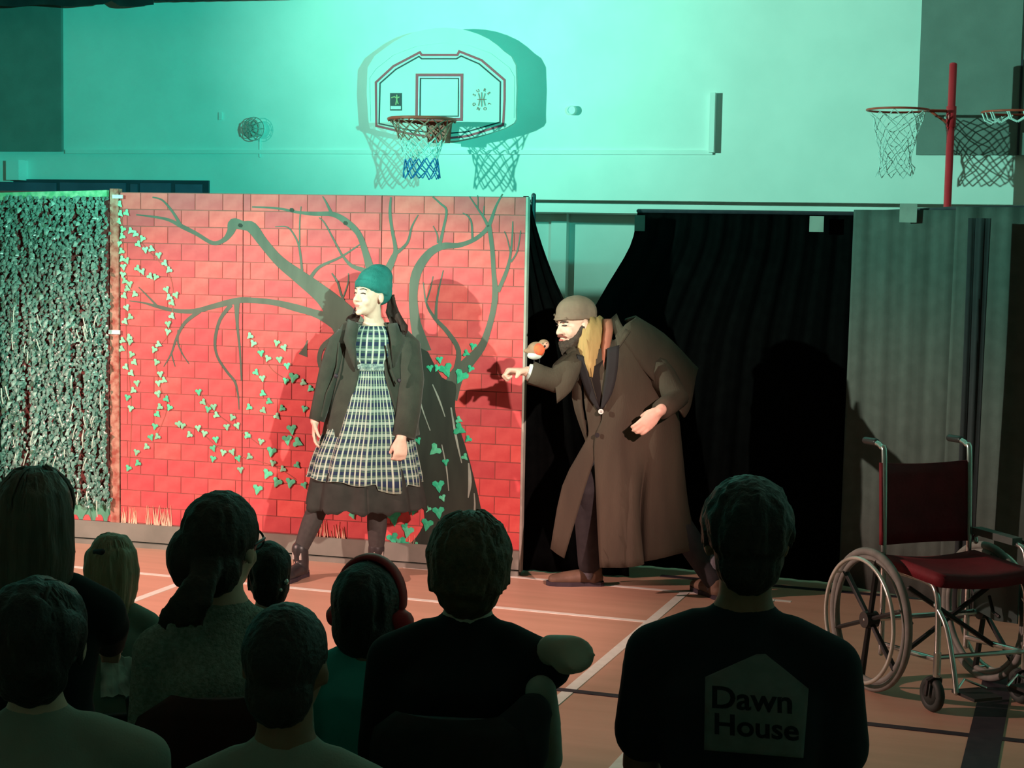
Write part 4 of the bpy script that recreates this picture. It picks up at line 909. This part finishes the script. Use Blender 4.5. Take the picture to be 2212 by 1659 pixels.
# robin perched on his sleeve
rp = J(1160, 757, .22); t = thing('robin', 'small robin puppet with orange breast and white belly perched on the outstretched sleeve', 'bird', J(1160, 778, .22))
mb = MB(); mb.ell(rp+fr.a*-.006, (.050, .042, .046), (fr.d(1, .2, .35), fr.d(0, 1, 0), fr.d(-.35, 0, 1))); mb.ell(rp+fr.a*.035+ZUP*.032+fr.b*.006, (.030, .030, .028)); mb.tube([rp-fr.a*.03, rp-fr.a*.062+ZUP*-.004], [.022, .010], 8)
body = blob('body', mb, mat('robin_brown', (.34, .22, .14), .8, (.26, .17, .11), 40), t, .004, 3)
obj('breast', MB().ell(rp+fr.b*.022+fr.a*.010+ZUP*.006, (.034, .028, .034)), mat('robin_orange', (.85, .16, .05), .7, (.75, .10, .06), 40), t, True)
obj('belly', MB().ell(rp+fr.b*.012-ZUP*.026-fr.a*.012, (.040, .030, .022)), mat('robin_white', (.70, .78, .74), .8), t, True)
obj('face', MB().ell(rp+fr.a*.040+ZUP*.030+fr.b*.016, (.022, .020, .022)), mat('robin_pink', (.80, .38, .28), .7), t, True)
obj('beak', MB().tube([rp+fr.a*.042+fr.b*.034+ZUP*.026, rp+fr.a*.046+fr.b*.052+ZUP*.022], [.006, .0015], 8), M_lcd, t, True)
for k in (-1, 1):
    obj('leg', MB().tube([rp+fr.a*.014*k-ZUP*.04, rp+fr.a*.014*k-ZUP*.062], .003, 6), M_lcd, t)
    obj('eye', MB().ell(rp+fr.a*(.042+.010*k)+ZUP*.040+fr.b*.032, .0035, n=8, m=6), M_black, t)

# ================================================================== wheelchair
wc = V((-.805, 7.05, 0)); vd = hdir(wc-CAM)            # away from viewer
side = V((vd.y, -vd.x, 0))                             # to the viewer's right
FWD = (side*math.sin(math.radians(33))-vd*math.cos(math.radians(33))).normalized(); LFT = V((-FWD.y, FWD.x, 0))
t = thing('wheelchair', 'empty wheelchair with red fabric seat and back beside the charcoal curtain', 'wheelchair', wc+LFT*.29)
M_chr = mat('chrome', (.62, .64, .62), .22, (.5, .52, .5), 10, metal=.9); M_tyre = mat('tyre_grey', (.20, .21, .19), .7, (.15, .16, .145), 20)
M_spoke = mat('spoke_black', (.03, .032, .032), .4); M_seat = mat('seat_red', (.15, .006, .014), .7, (.11, .004, .010), 10, bump=.15, bscale=60)
M_rimg = mat('handrim_pale', (.55, .60, .54), .3, metal=.5)
def wp(f, l, z): return wc+FWD*f+LFT*l+ZUP*z
for l, out in ((0, -1), (.58, 1)):
    c_ = wp(0, l, .305); ty = obj('rear_wheel', MB().torus(c_, .288, .017, LFT, 56, 10), M_tyre, t, True)
    obj('wheel_rim', MB().torus(c_, .262, .013, LFT, 56, 8), M_tyre, ty, True)
    obj('hand_rim', MB().torus(c_+LFT*.055*out, .262, .009, LFT, 56, 8), M_rimg, ty, True)
    obj('hub', MB().tube([c_-LFT*.03, c_+LFT*.03], .035, 16, flat=True), M_spoke, ty)
    for k in range(6):
        a = k*math.pi/3+.35; d_ = FWD*math.cos(a)+ZUP*math.sin(a); obj('spoke', MB().tube([c_+d_*.02, c_+d_*.26], [(.014, .010), (.017, .010)], 6, side=LFT), M_spoke, ty)
        if k % 2 == 0: obj('rim_tab', MB().tube([c_+d_*.262, c_+d_*.262+LFT*.055*out], .005, 6), M_chr, ty)
l0, l1 = .075, .505
obj('axle', MB().tube([wp(0, -.02, .305), wp(0, .60, .305)], .012, 8), M_chr, t)
for l in (l0, l1):
    obj('back_post', MB().tube(smoothpts([wp(-.02, l, .15), wp(-.025, l, .5), wp(-.05, l, .975), wp(-.075, l, 1.03), wp(-.13, l, 1.045)], 4), .0125, 10), M_chr, t, True)
    obj('hand_grip', MB().tube([wp(-.12, l, 1.045), wp(-.20, l, 1.043)], .016, 10), M_spoke, t, True)
    obj('side_rail', MB().tube(smoothpts([wp(-.02, l, .52), wp(.28, l, .525), wp(.36, l, .49), wp(.38, l, .38), wp(.385, l, .20), wp(.39, l, .16)], 4), .0125, 10), M_chr, t, True)
    obj('lower_rail', MB().tube([wp(-.02, l, .19), wp(.38, l, .22)], .0115, 10), M_chr, t, True)
    q0 = wp(.37, l, 0); obj('caster_stem', MB().tube([wp(.385, l, .25), wp(.385, l, .15)], .016, 10, flat=True), M_chr, t)
    cc = wp(.36, l, .073); cw = obj('caster_wheel', MB().torus(cc, .055, .019, LFT, 28, 8).tube([cc-LFT*.014, cc+LFT*.014], .05, 20, flat=True), mat('caster_dark', (.035, .05, .045), .6), t, True)
    obj('caster_fork', MB().tube([cc-LFT*.03, cc-LFT*.03+ZUP*.06+FWD*.01, wp(.385, l, .155)], .009, 6).tube([cc+LFT*.03, cc+LFT*.03+ZUP*.06+FWD*.01, wp(.385, l, .155)], .009, 6), M_spoke, t)
    obj('hanger', MB().tube(smoothpts([wp(.36, l, .44), wp(.44, l, .36), wp(.50, l, .20), wp(.52, l, .12)], 4), .011, 8), M_chr, t, True)
    fp = obj('footplate', MB().box(wp(.55, lerp(l, .29, .35), .115), (.15, .13, .012), Matrix.Rotation(math.atan2(FWD.y, FWD.x), 3, 'Z')), M_spoke, t)
    obj('heel_loop', MB().tube([wp(.49, lerp(l, .29, .1), .12), wp(.45, lerp(l, .29, .4), .15), wp(.49, lerp(l, .29, .75), .12)], .006, 6), M_chr, fp)
    obj('brake', MB().tube([wp(.17, l-.03, .41), wp(.20, l-.03, .35), wp(.24, l-.03, .34)], .008, 6), M_spoke, t)
obj('armrest', MB().box(wp(.12, l1+.03, .66), (.28, .05, .03), Matrix.Rotation(math.atan2(FWD.y, FWD.x), 3, 'Z')), mat('armrest_pad', (.10, .12, .11), .6), t)
obj('armrest_frame', MB().tube(smoothpts([wp(-.02, l1+.03, .61), wp(.0, l1+.03, .65), wp(.26, l1+.03, .65), wp(.32, l1+.03, .60), wp(.34, l1+.02, .50)], 4), .011, 8), M_chr, t, True)
obj('cross_brace', MB().tube([wp(.16, l0, .20), wp(.16, l1, .47)], .011, 8), M_spoke, t); obj('cross_brace', MB().tube([wp(.17, l1, .20), wp(.17, l0, .47)], .011, 8), M_spoke, t)
obj('front_bar', MB().tube([wp(.385, l0, .23), wp(.40, l1, .23)], .010, 8), M_chr, t)
g = [[wp(lerp(-.03, -.055, r/6)-.02*math.sin(math.pi*j/12), lerp(l0-.015, l1+.015, j/12), lerp(.615, .965, r/6)-(.012*math.sin(math.pi*j/12) if r == 6 else 0)) for j in range(13)] for r in range(7)]
obj('backrest', MB().sheet(g, .02), M_seat, t, True)
g = [[wp(lerp(.0, .40, r/6), lerp(l0-.01, l1+.01, j/12), (.555-.018*math.sin(math.pi*j/12)-.01*r/6)) for j in range(13)] for r in range(7)]
obj('seat', MB().sheet(g, .05), M_seat, t, True)
obj('side_guard', MB().sheet([[wp(.0, l1+.02, .32), wp(.15, l1+.02, .30), wp(.30, l1+.02, .32)], [wp(.0, l1+.02, .55), wp(.15, l1+.02, .56), wp(.30, l1+.02, .53)]], .006), mat('guard_dark', (.03, .06, .055), .5), t)
t2 = thing('dark_bag', 'dark fabric bag hanging at the far side of the wheelchair', 'bag', wp(.34, .75, .15))
mb = MB(); mb.ell(wp(.28, .775, .38), (.09, .09, .16)); mb.ell(wp(.33, .78, .26), (.08, .08, .12)); blob('bag_body', mb, mat('bag_dark_teal', (.022, .024, .024), .8), t2, .012, 3, lambda p: .012*noise.noise(p*14))
obj('strap', MB().tube([wp(.27, .75, .52), wp(.25, .66, .62), wp(.2, .555, .665)], .008, 6), M_spoke, t2)

# ================================================================== audience
def locks(mb, h, s, n, length, r0=.011, seed=1, spread=1.0, zmin=-.02, front=False, dens=1.0):
    """hair locks lying over a skull, given the head's local frame function h"""
    rnd = random.Random(seed)
    for i in range(n):
        a = rnd.uniform(0, 2*math.pi)
        e0 = rnd.uniform(.15, 1.2); pts = []
        for k in range(5):
            f = k/4; e = e0*(1-f)-.25*f; rr = 1.0+.05*spread*rnd.random()
            x, y, z = .083*math.cos(a)*math.cos(e)*rr, -.014+.103*math.sin(a)*math.cos(e)*rr, .034+.094*math.sin(e)*rr
            if k == 4: z -= length*rnd.uniform(.7, 1); x *= 1.04; y = y*1.02
            pts.append(h(x, y, z)); a += rnd.gauss(0, .06)
        if not front and pts[-1] is not None: pass
        mb.tube(pts, [r0*s*.8, r0*s, r0*s, r0*s*.9, r0*s*.35], 5)
def chair(seat, F, sw, top, m, lab, tilt=.08, w_=.40, dep=.38, group='audience chairs', drop=0, corner=.08):
    """chair under a sitter: seat centre on top of the pan, F forward"""
    R = V((F.y, -F.x, 0)); sz = seat.z; base = V((seat.x, seat.y, 0))
    t = thing('audience_chair', lab, 'chair', base, group); q = lambda f, r, z: base+F*f+R*r+ZUP*z
    g = [[q(lerp(-dep/2, dep/2, i/6), lerp(-w_/2, w_/2, j/8), sz-.012-.012*math.sin(math.pi*j/8)) for j in range(9)] for i in range(7)]
    obj('seat', MB().sheet(g, .025), m, t, True)
    for f in (-1, 1):
        for r in (-1, 1): obj('leg', MB().tube([q(f*(dep/2-.04), r*(w_/2-.04), sz-.02), q(f*(dep/2), r*(w_/2-.01), 0)], .012, 8), M_spoke, t)
    zb_ = sz+.12; n = 14; g = []
    for i in range(9):
        z = lerp(zb_, top, i/8); f0 = -dep/2-.03-(z-sz)*tilt
        k = 1.0
        dz = top-z
        if dz < corner: k = 1-(corner/w_*1.2)*(1-math.sqrt(max(0, 1-((corner-dz)/corner)**2)))
        if i == 8: k = 1-corner/w_*1.3
        g.append([q(f0+.03*(abs(2*j/n-1)**2), lerp(-w_/2*k, w_/2*k, j/n), z) for j in range(n+1)])
    obj('backrest', MB().sheet(g, .022), m, t, True)
    for r in (-1, 1): obj('back_post', MB().tube([q(-dep/2+.03, r*(w_/2-.03), sz-.03), q(-dep/2-.045-.05*tilt, r*(w_/2-.05), sz+.05), q(-dep/2-.04-(zb_-sz+.04)*tilt, r*(w_/2-.06), zb_+.05)], .011, 8), M_spoke, t)
    return t
M_plas = mat('chair_black', (.012, .011, .012), .6, (.018, .016, .017), 30); M_plasr = mat('chair_maroon', (.045, .010, .010), .7, (.035, .008, .008), 30)
GA = 'seated audience'
def seated(label, px, py, d, s, yaw=0, look=None, hs=1.0, sh=.185, shirt=None, long_sleeve=True, trouser=None, skin=M_skin2, hair=None, tilt=0, lean=0, arms=(None, None), seed=1, chm=None, chtop=None, chw=.40, chlab='', chcor=.08, neckl=.155, chest=1.0, roll=0.0, shdz=(0, 0), vox=.011, slf=.68, extra=()):
    c = P(px, py, d); b = hdir(CAM-c); a = V((-b.y, b.x, 0)); q = math.radians(yaw)
    F = (-b*math.cos(q)+a*math.sin(q)).normalized(); R = V((F.y, -F.x, 0))
    lq = math.radians(look if look is not None else yaw); HF = (-b*math.cos(lq)+a*math.sin(lq)+ZUP*tilt).normalized()
    nbz = c-ZUP*neckl*s-F*(.02+.0)*s; hipc = nbz-ZUP*.50*s-F*(.03+lean)*s; seat = V((hipc.x, hipc.y, hipc.z-(.122 if s > .7 else .106)*s))
    t = thing('person', label, 'person', V((hipc.x, hipc.y, 0)), GA)
    mb = MB(); up_ = (ZUP+R*roll).normalized(); h, hax = head(mb, c, HF, up_, s*hs, True, nbz-ZUP*.02*s, .056)
    S = [nbz-ZUP*.115*s-R*sh*s+ZUP*shdz[0], nbz-ZUP*.115*s+R*sh*s+ZUP*shdz[1]]
    def torso(m_, k, add=0):
        pts = [nbz-ZUP*(.01 if k < 1.05 else .024)*s, nbz-ZUP*.085*s, lerp(nbz, hipc, .34), lerp(nbz, hipc, .68), hipc]
        w0 = sh*s
        m_.tube(pts, [(.07*s*k, .06*s*k), (w0*.62*k, .080*s*k*chest), (w0*.92*k, .115*s*k*chest), (w0*.80*k, .108*s*k*chest), (.165*s*k, .115*s*k)], 20, side=R)
        for i in (0, 1): m_.tube([nbz-ZUP*.050*s, lerp(nbz-ZUP*.050*s, S[i], .5)+ZUP*.018*s, S[i]], [.052*s*k, .054*s*k, .060*s*k], 12)
    torso(mb, 1.0)
    AR = []
    for i, sg in ((0, -1), (1, 1)):
        if arms[i] is not None: el, wr = [P(*v) for v in arms[i]]
        else: el = S[i]-ZUP*.26*s+F*.05*s+R*sg*.03*s; wr = el+F*.20*s-R*sg*.06*s-ZUP*.04*s
        AR.append((S[i], el, wr)); mb.tube([S[i], el, wr], [.050*s, .042*s, .028*s], 12)
        hand(mb, wr, (wr-el).normalized()*.8+F*.3, -ZUP+R*sg*-.2, -R*sg, s*.95, .6)
    LG = []
    for sg in (-1, 1):
        hp = hipc+R*.085*s*sg-ZUP*.03*s; kn = hp+F*.40*s+R*.03*sg; kn.z = seat.z+.055*s; ft = V((kn.x, kn.y, .06))-F*.04
        LG.append((hp, kn, ft)); mb.tube([hp, lerp(hp, kn, .5), kn, lerp(kn, ft, .4), ft], [.085*s, .078*s, .058*s, .052*s, .035*s], 12); mb.tube([ft-F*.04-ZUP*.02, ft+F*.12-ZUP*.026], [.034, .030], 10)
    for pts_, rad_ in extra: mb.tube([P(*q_) for q_ in pts_], rad_, 12)
    blob('body', mb, skin, t, vox, 3)
    if shirt:
        m_ = MB(); torso(m_, 1.11)
        for S_, el, wr in AR: m_.tube([S_, lerp(S_, el, slf if not isinstance(slf, tuple) else slf[0 if S_ is AR[0][0] else 1])] if not long_sleeve else [S_, el, lerp(el, wr, .92)], [.066*s, .068*s] if not long_sleeve else [.064*s, .054*s, .042*s], 14)
        t_sh = blob('top', m_, shirt, t, vox, 3); t['_'] = 0; del t['_']
    m_ = MB(); tm = trouser or M_tr
    for hp, kn, ft in LG: m_.tube([hp, lerp(hp, kn, .5), kn, lerp(kn, ft, .4), lerp(kn, ft, .9)], [.100*s, .090*s, .068*s, .062*s, .052*s], 12)
    m_.ell(hipc-ZUP*.02*s, (.16*s, .125*s, .09*s), (R, F, ZUP)); blob('trousers', m_, tm, t, .013, 3)
    for hp, kn, ft in LG:
        m_ = MB(); hl = V((ft.x, ft.y, 0))-F*.06; shoe(m_, hl, F, .85+.15*s, .25, .07); obj('shoe', m_, M_plas, t, True)
    if chlab: chair(seat, F, 0, chtop or seat.z+.30, chm or M_plas, chlab, w_=chw, corner=chcor)
    return t, h, hax, nbz, F, R, S, AR, s*hs
def hairpart(t, mb, m, vox=.008, amp=.004, fr_=60): return blob('hair', mb, m, t, vox, 2, lambda p: amp*noise.noise(V((p.x*fr_, p.y*fr_, p.z*fr_*.3))))
M_hblk = mat('hair_black', (.012, .010, .009), .55, (.02, .016, .013), 60, spec=.4, bump=.4, bscale=120)
M_hbrn = mat('hair_brown', (.10, .065, .035), .55, (.06, .04, .022), 50, spec=.4, bump=.4, bscale=120)
M_hbln = mat('hair_blonde', (.34, .27, .16), .5, (.22, .175, .105), 40, stretch=(1, 1, .15), spec=.5, bump=.4, bscale=120)
M_hlt = mat('hair_light_brown', (.12, .095, .07), .5, (.07, .055, .042), 40, stretch=(1, 1, .15), spec=.5, bump=.4, bscale=120)
def strands(t, h, s, n, length, r0, seed, m, wild=.03, back=1.0):
    rnd = random.Random(seed); mb = MB()
    for i in range(n):
        a = rnd.uniform(math.pi*.9, math.pi*2.1) if rnd.random() < .75 else rnd.uniform(0, 6.28); e = rnd.uniform(.1, 1.35); pts = []
        for k in range(6):
            rr = 1.03+.04*rnd.random(); ee = max(e, -.35)
            x, y, z = .086*math.cos(a)*math.cos(ee)*rr, -.014+.106*math.sin(a)*math.cos(ee)*rr, .036+.098*math.sin(ee)*rr
            if e < -.35: z -= (-.35-e)*length
            pts.append(h(x, y, z)); e = max(e-rnd.uniform(.16, .34), -.60 if length < .3 else -3); a += rnd.gauss(0, wild*3)
        mb.tube(pts, [r0*.5*s, r0*s, r0*s, r0*s, r0*.8*s, r0*.2*s], 5)
    return obj('hair_locks', mb, m, t, True)
def cap_hair(mb, h, hax, s, k=1.0, low=-.04):
    mb.ell(h(0, -.014, .038), tuple(q*s*k for q in (.086, .104, .097)), hax, 20, 12); mb.ell(h(0, -.055, low), tuple(q*s*k for q in (.074, .058, .07)), hax)
# 1 woman with long hair
t, h, hax, nb_, F, R, S, AR, s = seated('woman with long light brown hair in black top, hand on the blonde girl', 82, 1118, 4.2, .98, 14, 30, 1.0, .165, mat('top_black', (.010, .011, .012), .9), True, arms=(None, ((236, 1350, 4.25), (238, 1392, 4.50))), chlab='chair under the woman with long light brown hair', seed=1, neckl=.13)
mb = MB(); cap_hair(mb, h, hax, s, 1.02)
rnd = random.Random(4)
for k in range(70):
    a = rnd.uniform(math.pi*.95, math.pi*2.05); r1 = rnd.uniform(.96, 1.08); x, y = .088*math.cos(a)*r1, -.02+.098*math.sin(a)*r1
    mb.tube([h(x*.55, y*.5, .118), h(x*.9, y*.9, .07), h(x, y, .0), h(x*1.05, y*1.02, -.08), h(x*1.05, y*1.06-.008, -.15-.05*rnd.random())], [.012, .015, .016, .015, .006], 6)
hairpart(t, mb, M_hlt)
strands(t, h, s, 90, .5, .0055, 41, M_hlt, .01)
# 2 short bob hair, pale shirt
M_shg = mat('shirt_pale_grey', (.30, .31, .26), .9, (.26, .27, .23), 10, bump=.15, bscale=200)
t, h, hax, nb_, F, R, S, AR, s = seated('person with dark bushy hair in pale grey shirt in front of the maroon chair', 82, 1388, 3.25, .92, 6, 22, 1.0, .215, M_shg, True, skin=M_skin2, chlab='chair under the person in the pale grey shirt', seed=2, neckl=.142)
mb = MB(); cap_hair(mb, h, hax, s, 1.10); locks(mb, h, s, 90, .06, .015, 5, 3.0); mb.ell(h(0, -.05, -.05), tuple(q*s for q in (.088, .068, .075)), hax); hairpart(t, mb, M_hblk, .008, .007, 40)
strands(t, h, s*1.0, 160, .12, .007, 42, mat('hair_dark_brown_b', (.03, .022, .014), .6, (.02, .015, .01), 40, spec=.3), .06)
obj('ear', MB().ell(h(.088, .012, -.01), tuple(q*s for q in (.012, .024, .034)), hax), M_skin2, t, True)
# 3 blonde girl
M_gt = mat('top_sage', (.20, .27, .22), .9, (.13, .18, .15), 8)
t, h, hax, nb_, F, R, S, AR, s = seated('blonde girl with hair tied half up in a sage green top', 243, 1222, 5.0, .66, 12, 10, 1.12, .165, M_gt, True, trouser=mat('skirt_pale_print', (.55, .66, .58), .9, (.03, .05, .045), 16, detail=1), chlab='low chair under the blonde girl', chtop=.42, chw=.33, seed=3)
mb = MB(); cap_hair(mb, h, hax, s, 1.04); rnd = random.Random(9)
for k in range(46):
    a = rnd.uniform(math.pi*1.0, math.pi*2.0); r1 = rnd.uniform(.96, 1.1); x, y = .090*math.cos(a)*r1, -.02+.10*math.sin(a)*r1
    mb.tube([h(x*.5, y*.5, .12), h(x*.9, y*.9, .06), h(x, y, -.01), h(x*.95, y*1.02, -.09), h(x*.8, y*1.05, -.17-.06*rnd.random())], [.011, .014, .014, .013, .005], 6)
hairpart(t, mb, M_hbln, .007); strands(t, h, s, 90, .5, .005, 43, M_hbln, .01); obj('hair_clip', MB().tube([h(-.05, -.09, .07), h(-.02, -.11, .075)], .012, 8), M_black, t, True)
bpy.context.view_layer.update()
vv, ff = [], []
for o_ in t.children:
    if o_.name.startswith(('top', 'trousers')): n0 = len(vv); vv += [v_.co+wloc(t) for v_ in o_.data.vertices]; ff += [tuple(n0+i_ for i_ in p_.vertices) for p_ in o_.data.polygons]
gb = BVHTree.FromPolygons(vv, ff); dep = {}
for i in range(5):
    for j in range(9):
        x_, y_ = lerp(218, 318, j/8), 1422-9*math.sin(j*.6)+i*22+4*math.sin(j*2+i); r_ = ray(x_, y_); hit = gb.ray_cast(CAM+r_*2, r_.normalized())
        dep[i, j] = (x_, y_, ((hit[0]-CAM).dot(FW) if hit[0] else None))
hits = [d_[2] for d_ in dep.values() if d_[2]]; md = min(hits)+.04 if hits else 4.85
print('cloth hits', len(hits), md)
tag(obj('printed_cloth', MB().sheet([[P(dep[i, j][0], dep[i, j][1], min(dep[i, j][2] or md, md)-.008+.004*math.sin(j*1.3+i)) for j in range(9)] for i in range(5)], .006), mat('cloth_pale_print', (.80, .95, .85), .9, (.06, .1, .09), 14, detail=1)), 'pale printed cloth with dark pattern, tinted for green stage light, hanging below the hand on the girl', 'cloth')  # white cloth: green light and its brightness are put into the base colour
# 4 woman with dark ponytail and glasses
M_knit = mat('knit_sage', (.30, .33, .275), .95, (.20, .22, .18), 90, bump=.8, bscale=160)
t, h, hax, nb_, F, R, S, AR, s = seated('woman with dark ponytail and glasses in a sage knit jumper', 480, 1182, 4.0, 1.0, 0, 28, 1.0, .148, M_knit, True, skin=M_skin2, chm=M_plasr, chtop=.85, chw=.42, chcor=.16, chlab='maroon chair back behind the woman in the knit jumper', neckl=.135, seed=4, lean=.02)
mb = MB(); cap_hair(mb, h, hax, s, 1.05); mb.ell(h(-.05, -.06, -.02), tuple(q*s for q in (.06, .06, .08)), hax)
rnd = random.Random(12)
for k in range(40):
    x = rnd.uniform(-26, 34); mb.tube([P(445+rnd.uniform(-20, 30), 1215, 3.90), P(428+x*.8, 1262, 3.86), P(405+x*1.2, 1305, 3.84), P(385+x*1.6+rnd.uniform(-10, 10), 1335+rnd.uniform(-15, 22), 3.84)], [.016, .018, .015, .005], 6)
hairpart(t, mb, mat('hair_dark', (.022, .014, .010), .55, (.035, .022, .016), 60, spec=.4, bump=.4, bscale=120), .008, .005)
gl = obj('glasses', MB().tube([h(.086, -.0, .012), h(.078, .06, .014), h(.066, .092, .012)], .004, 6).torus(h(.034, .105, .004), .024, .003, hax[1], 20, 5).torus(h(-.034, .105, .004), .024, .003, hax[1], 20, 5).tube([h(-.01, .112, .008), h(.01, .112, .008)], .003, 5), M_black, t, True)
# 5 dark-haired child beyond
t, h, hax, nb_, F, R, S, AR, s = seated('small child with shiny black hair beyond the woman with glasses', 580, 1238, 4.9, .62, 0, -10, 1.12, .16, mat('top_dark', (.02, .022, .024), .9), True, chlab='low chair under the small child with shiny black hair', chtop=.40, chw=.30, seed=5)
mb = MB(); cap_hair(mb, h, hax, s, 1.06); locks(mb, h, s, 60, .09, .012, 8, 1.0); mb.ell(h(0, -.05, -.06), tuple(q*s for q in (.08, .06, .08)), hax); hairpart(t, mb, M_hblk, .007)
obj('hair_clip', MB().ell(h(.055, -.10, -.02), .010), M_chr, t, True); obj('hair_clip', MB().ell(h(.03, -.112, -.05), .007), M_chr, t, True)
# 6 child with red headphones
M_teals = mat('tshirt_teal', (.06, .44, .40), .9, (.05, .38, .35), 10)
t, h, hax, nb_, F, R, S, AR, s = seated('child with black hair in teal t-shirt wearing red headphones', 797, 1318, 4.43, .77, 4, 24, 1.28, .17, M_teals, False, skin=M_skin3, chlab='low chair under the child with red headphones', chtop=.52, chw=.30, seed=6, neckl=.112)
mb = MB(); cap_hair(mb, h, hax, s, 1.02); mb.ell(h(0, -.035, -.045), tuple(q*s for q in (.090, .072, .085)), hax, 18, 12); locks(mb, h, s, 60, .05, .012, 11, .6); hairpart(t, mb, M_hblk, .007, .002)
M_hp = mat('headphone_red', (.50, .025, .035), .45, (.42, .02, .03), 20)
hp_ = obj('headphones', MB().tube([h(.094*math.cos(q), .012, .034+.110*math.sin(q)) for q in np.linspace(-.15, math.pi+.15, 22)], [(.022, .010)]*22, 10, side=hax[1]), M_hp, t, True)
for k in (-1, 1): obj('ear_cup', MB().tube([h(.074*k, .006, -.02), h(.094*k, .006, -.025)], [.042*s, .034*s], 18), M_hp, hp_, True)
# 7 boy with cropped dark hair, grey shirt
t, h, hax, nb_, F, R, S, AR, s = seated('boy with cropped dark hair in grey shirt between the two chair backs', 620, 1442, 2.9, .86, 6, 18, 1.03, .175, M_shg, True, skin=M_skin3, chlab='chair under the boy with cropped dark hair', seed=7, neckl=.148)
mb = MB(); mb.ell(h(0, -.014, .036), tuple(q*s for q in (.083, .104, .096)), hax, 22, 14); mb.ell(h(0, -.05, -.035), tuple(q*s for q in (.070, .054, .075)), hax); hairpart(t, mb, M_hblk, .006, .0025, 120)
# 8 boy with tousled brown hair, black t-shirt, elbow out
t, h, hax, nb_, F, R, S, AR, s = seated('boy with tousled brown hair in black t-shirt with bent bare elbow', 1014, 1226, 3.75, .90, 8, 4, 1.06, .19, mat('tshirt_black', (.010, .011, .013), .9), False, skin=mat('skin_pale', (.50, .45, .36), .6, (.45, .40, .32), 20), chtop=.88, chw=.335, chcor=.09, chlab='black chair back behind the boy with tousled brown hair', arms=(None, ((1254, 1412, 3.60), (1215, 1422, 3.85))), seed=8, neckl=.122, slf=(1.0, .10), extra=[([(1190, 1402, 3.66), (1236, 1408, 3.60), (1246, 1424, 3.58), (1222, 1428, 3.62)], [.034, .038, .036, .032])])
mb = MB(); cap_hair(mb, h, hax, s, 1.04); locks(mb, h, s, 150, .055, .0125, 21, 2.6); hairpart(t, mb, M_hbrn, .006, .004, 70)
strands(t, h, s*1.0, 240, .16, .0075, 44, M_hbrn, .07)
blob('leg_turned_out', MB().tube([P(1180, 1640, 3.86), P(1176, 1560, 3.76), P(1168, 1492, 3.64)], [.040, .038, .036], 14), mat('trousers_pale', (.34, .38, .32), .9, (.30, .33, .28), 12), t, .01, 3)
blob('shorts_leg', MB().tube([P(1080, 1680, 3.62), P(1120, 1600, 3.60), P(1150, 1540, 3.60)], [.085, .075, .045], 14), M_tr, t, .01, 3)
# 9 man with printed T-shirt
M_ts = mat('tshirt_navy', (.010, .011, .016), .9, (.013, .014, .019), 14)
t, h, hax, nb_, F, R, S, AR, s = seated('man with short black hair in dark t-shirt printed with a pale house', 1612, 1168, 3.55, 1.03, 2, -8, 1.0, .180, M_ts, False, skin=M_skin3, chtop=.72, chlab='chair under the man in the printed t-shirt', seed=9, neckl=.142, chest=1.1, shdz=(.012, .006))
mb = MB(); mb.ell(h(0, -.014, .04), tuple(q*s for q in (.086, .108, .100)), hax, 22, 14); mb.ell(h(0, -.055, -.03), tuple(q*s for q in (.072, .056, .075)), hax); locks(mb, h, s, 70, .02, .011, 31, 2.0); hairpart(t, mb, M_hblk, .007, .004, 70)
obj('glasses_arm', MB().tube([h(-.088, -.0, .008), h(-.08, .07, .012)], .004, 6), M_black, t)
shirt = [o for o in t.children if o.name.startswith('top')][0]; me = shirt.data
bv = BVHTree.FromPolygons([v.co+wloc(t) for v in me.vertices], [tuple(p_.vertices) for p_ in me.polygons])
cen = P(1632, 1530, 3.55); cb = hdir(CAM-cen); ca = V((-cb.y, cb.x, 0))
def onshirt(px, py, off):
    d_ = ray(px, py).normalized(); hit = bv.ray_cast(CAM+d_*2.5, d_)
    p_ = hit[0] if hit[0] else P(px, py, 3.42); n_ = hit[1] if hit[0] else cb
    if n_.dot(d_) > 0: n_ = -n_
    return p_+n_*off
rows = []
for i in range(33):
    f = i/32; y = lerp(1412, 1632, f); yl = 1462; yr = 1490
    if i <= 12: k = i/12; xl, xr = lerp(1634, 1525, k), lerp(1652, 1744, k); y0l, y0r = lerp(1414, 1464, k), lerp(1414, 1490, k)
    else: k = (i-12)/20; xl, xr = lerp(1525, 1523, k), lerp(1744, 1732, k); y0l, y0r = lerp(1464, 1619, k), lerp(1490, 1636, k)
    rows.append([onshirt(lerp(xl, xr, j/24), lerp(y0l, y0r, j/24), .004) for j in range(25)])
obj('shirt_print', MB().sheet(rows, .002), mat('print_grey', (.165, .175, .165), .9, (.14, .15, .14), 40), shirt, True)
M_lett = mat('print_letters', (.010, .011, .014), .9)
for body_, x0, x1, yc, hpx, sl_ in (('Dawn', 1540, 1708, 1512, 46, .07), ('House', 1545, 1722, 1569, 46, .085)):
    me = text_mesh(body_, 1.0, .022); bm = bmesh.new(); bm.from_mesh(me); bmesh.ops.triangulate(bm, faces=bm.faces); bmesh.ops.subdivide_edges(bm, edges=[e for e in bm.edges if e.calc_length() > .2], cuts=2, use_grid_fill=False); bmesh.ops.triangulate(bm, faces=bm.faces)
    xs_ = [v.co.x for v in bm.verts]; ys_ = [v.co.y for v in bm.verts]; mx, Mx, my, My = min(xs_), max(xs_), min(ys_), max(ys_)
    for v in bm.verts:
        fx = (v.co.x-mx)/(Mx-mx); px_ = lerp(x0, x1, fx); py_ = yc-(((v.co.y-my)/(My-my))-.5)*hpx+(px_-(x0+x1)/2)*sl_; v.co = onshirt(px_, py_, .0062)-wloc(t)
    bm.to_mesh(me); bm.free(); link('letters', me, M_lett, shirt)
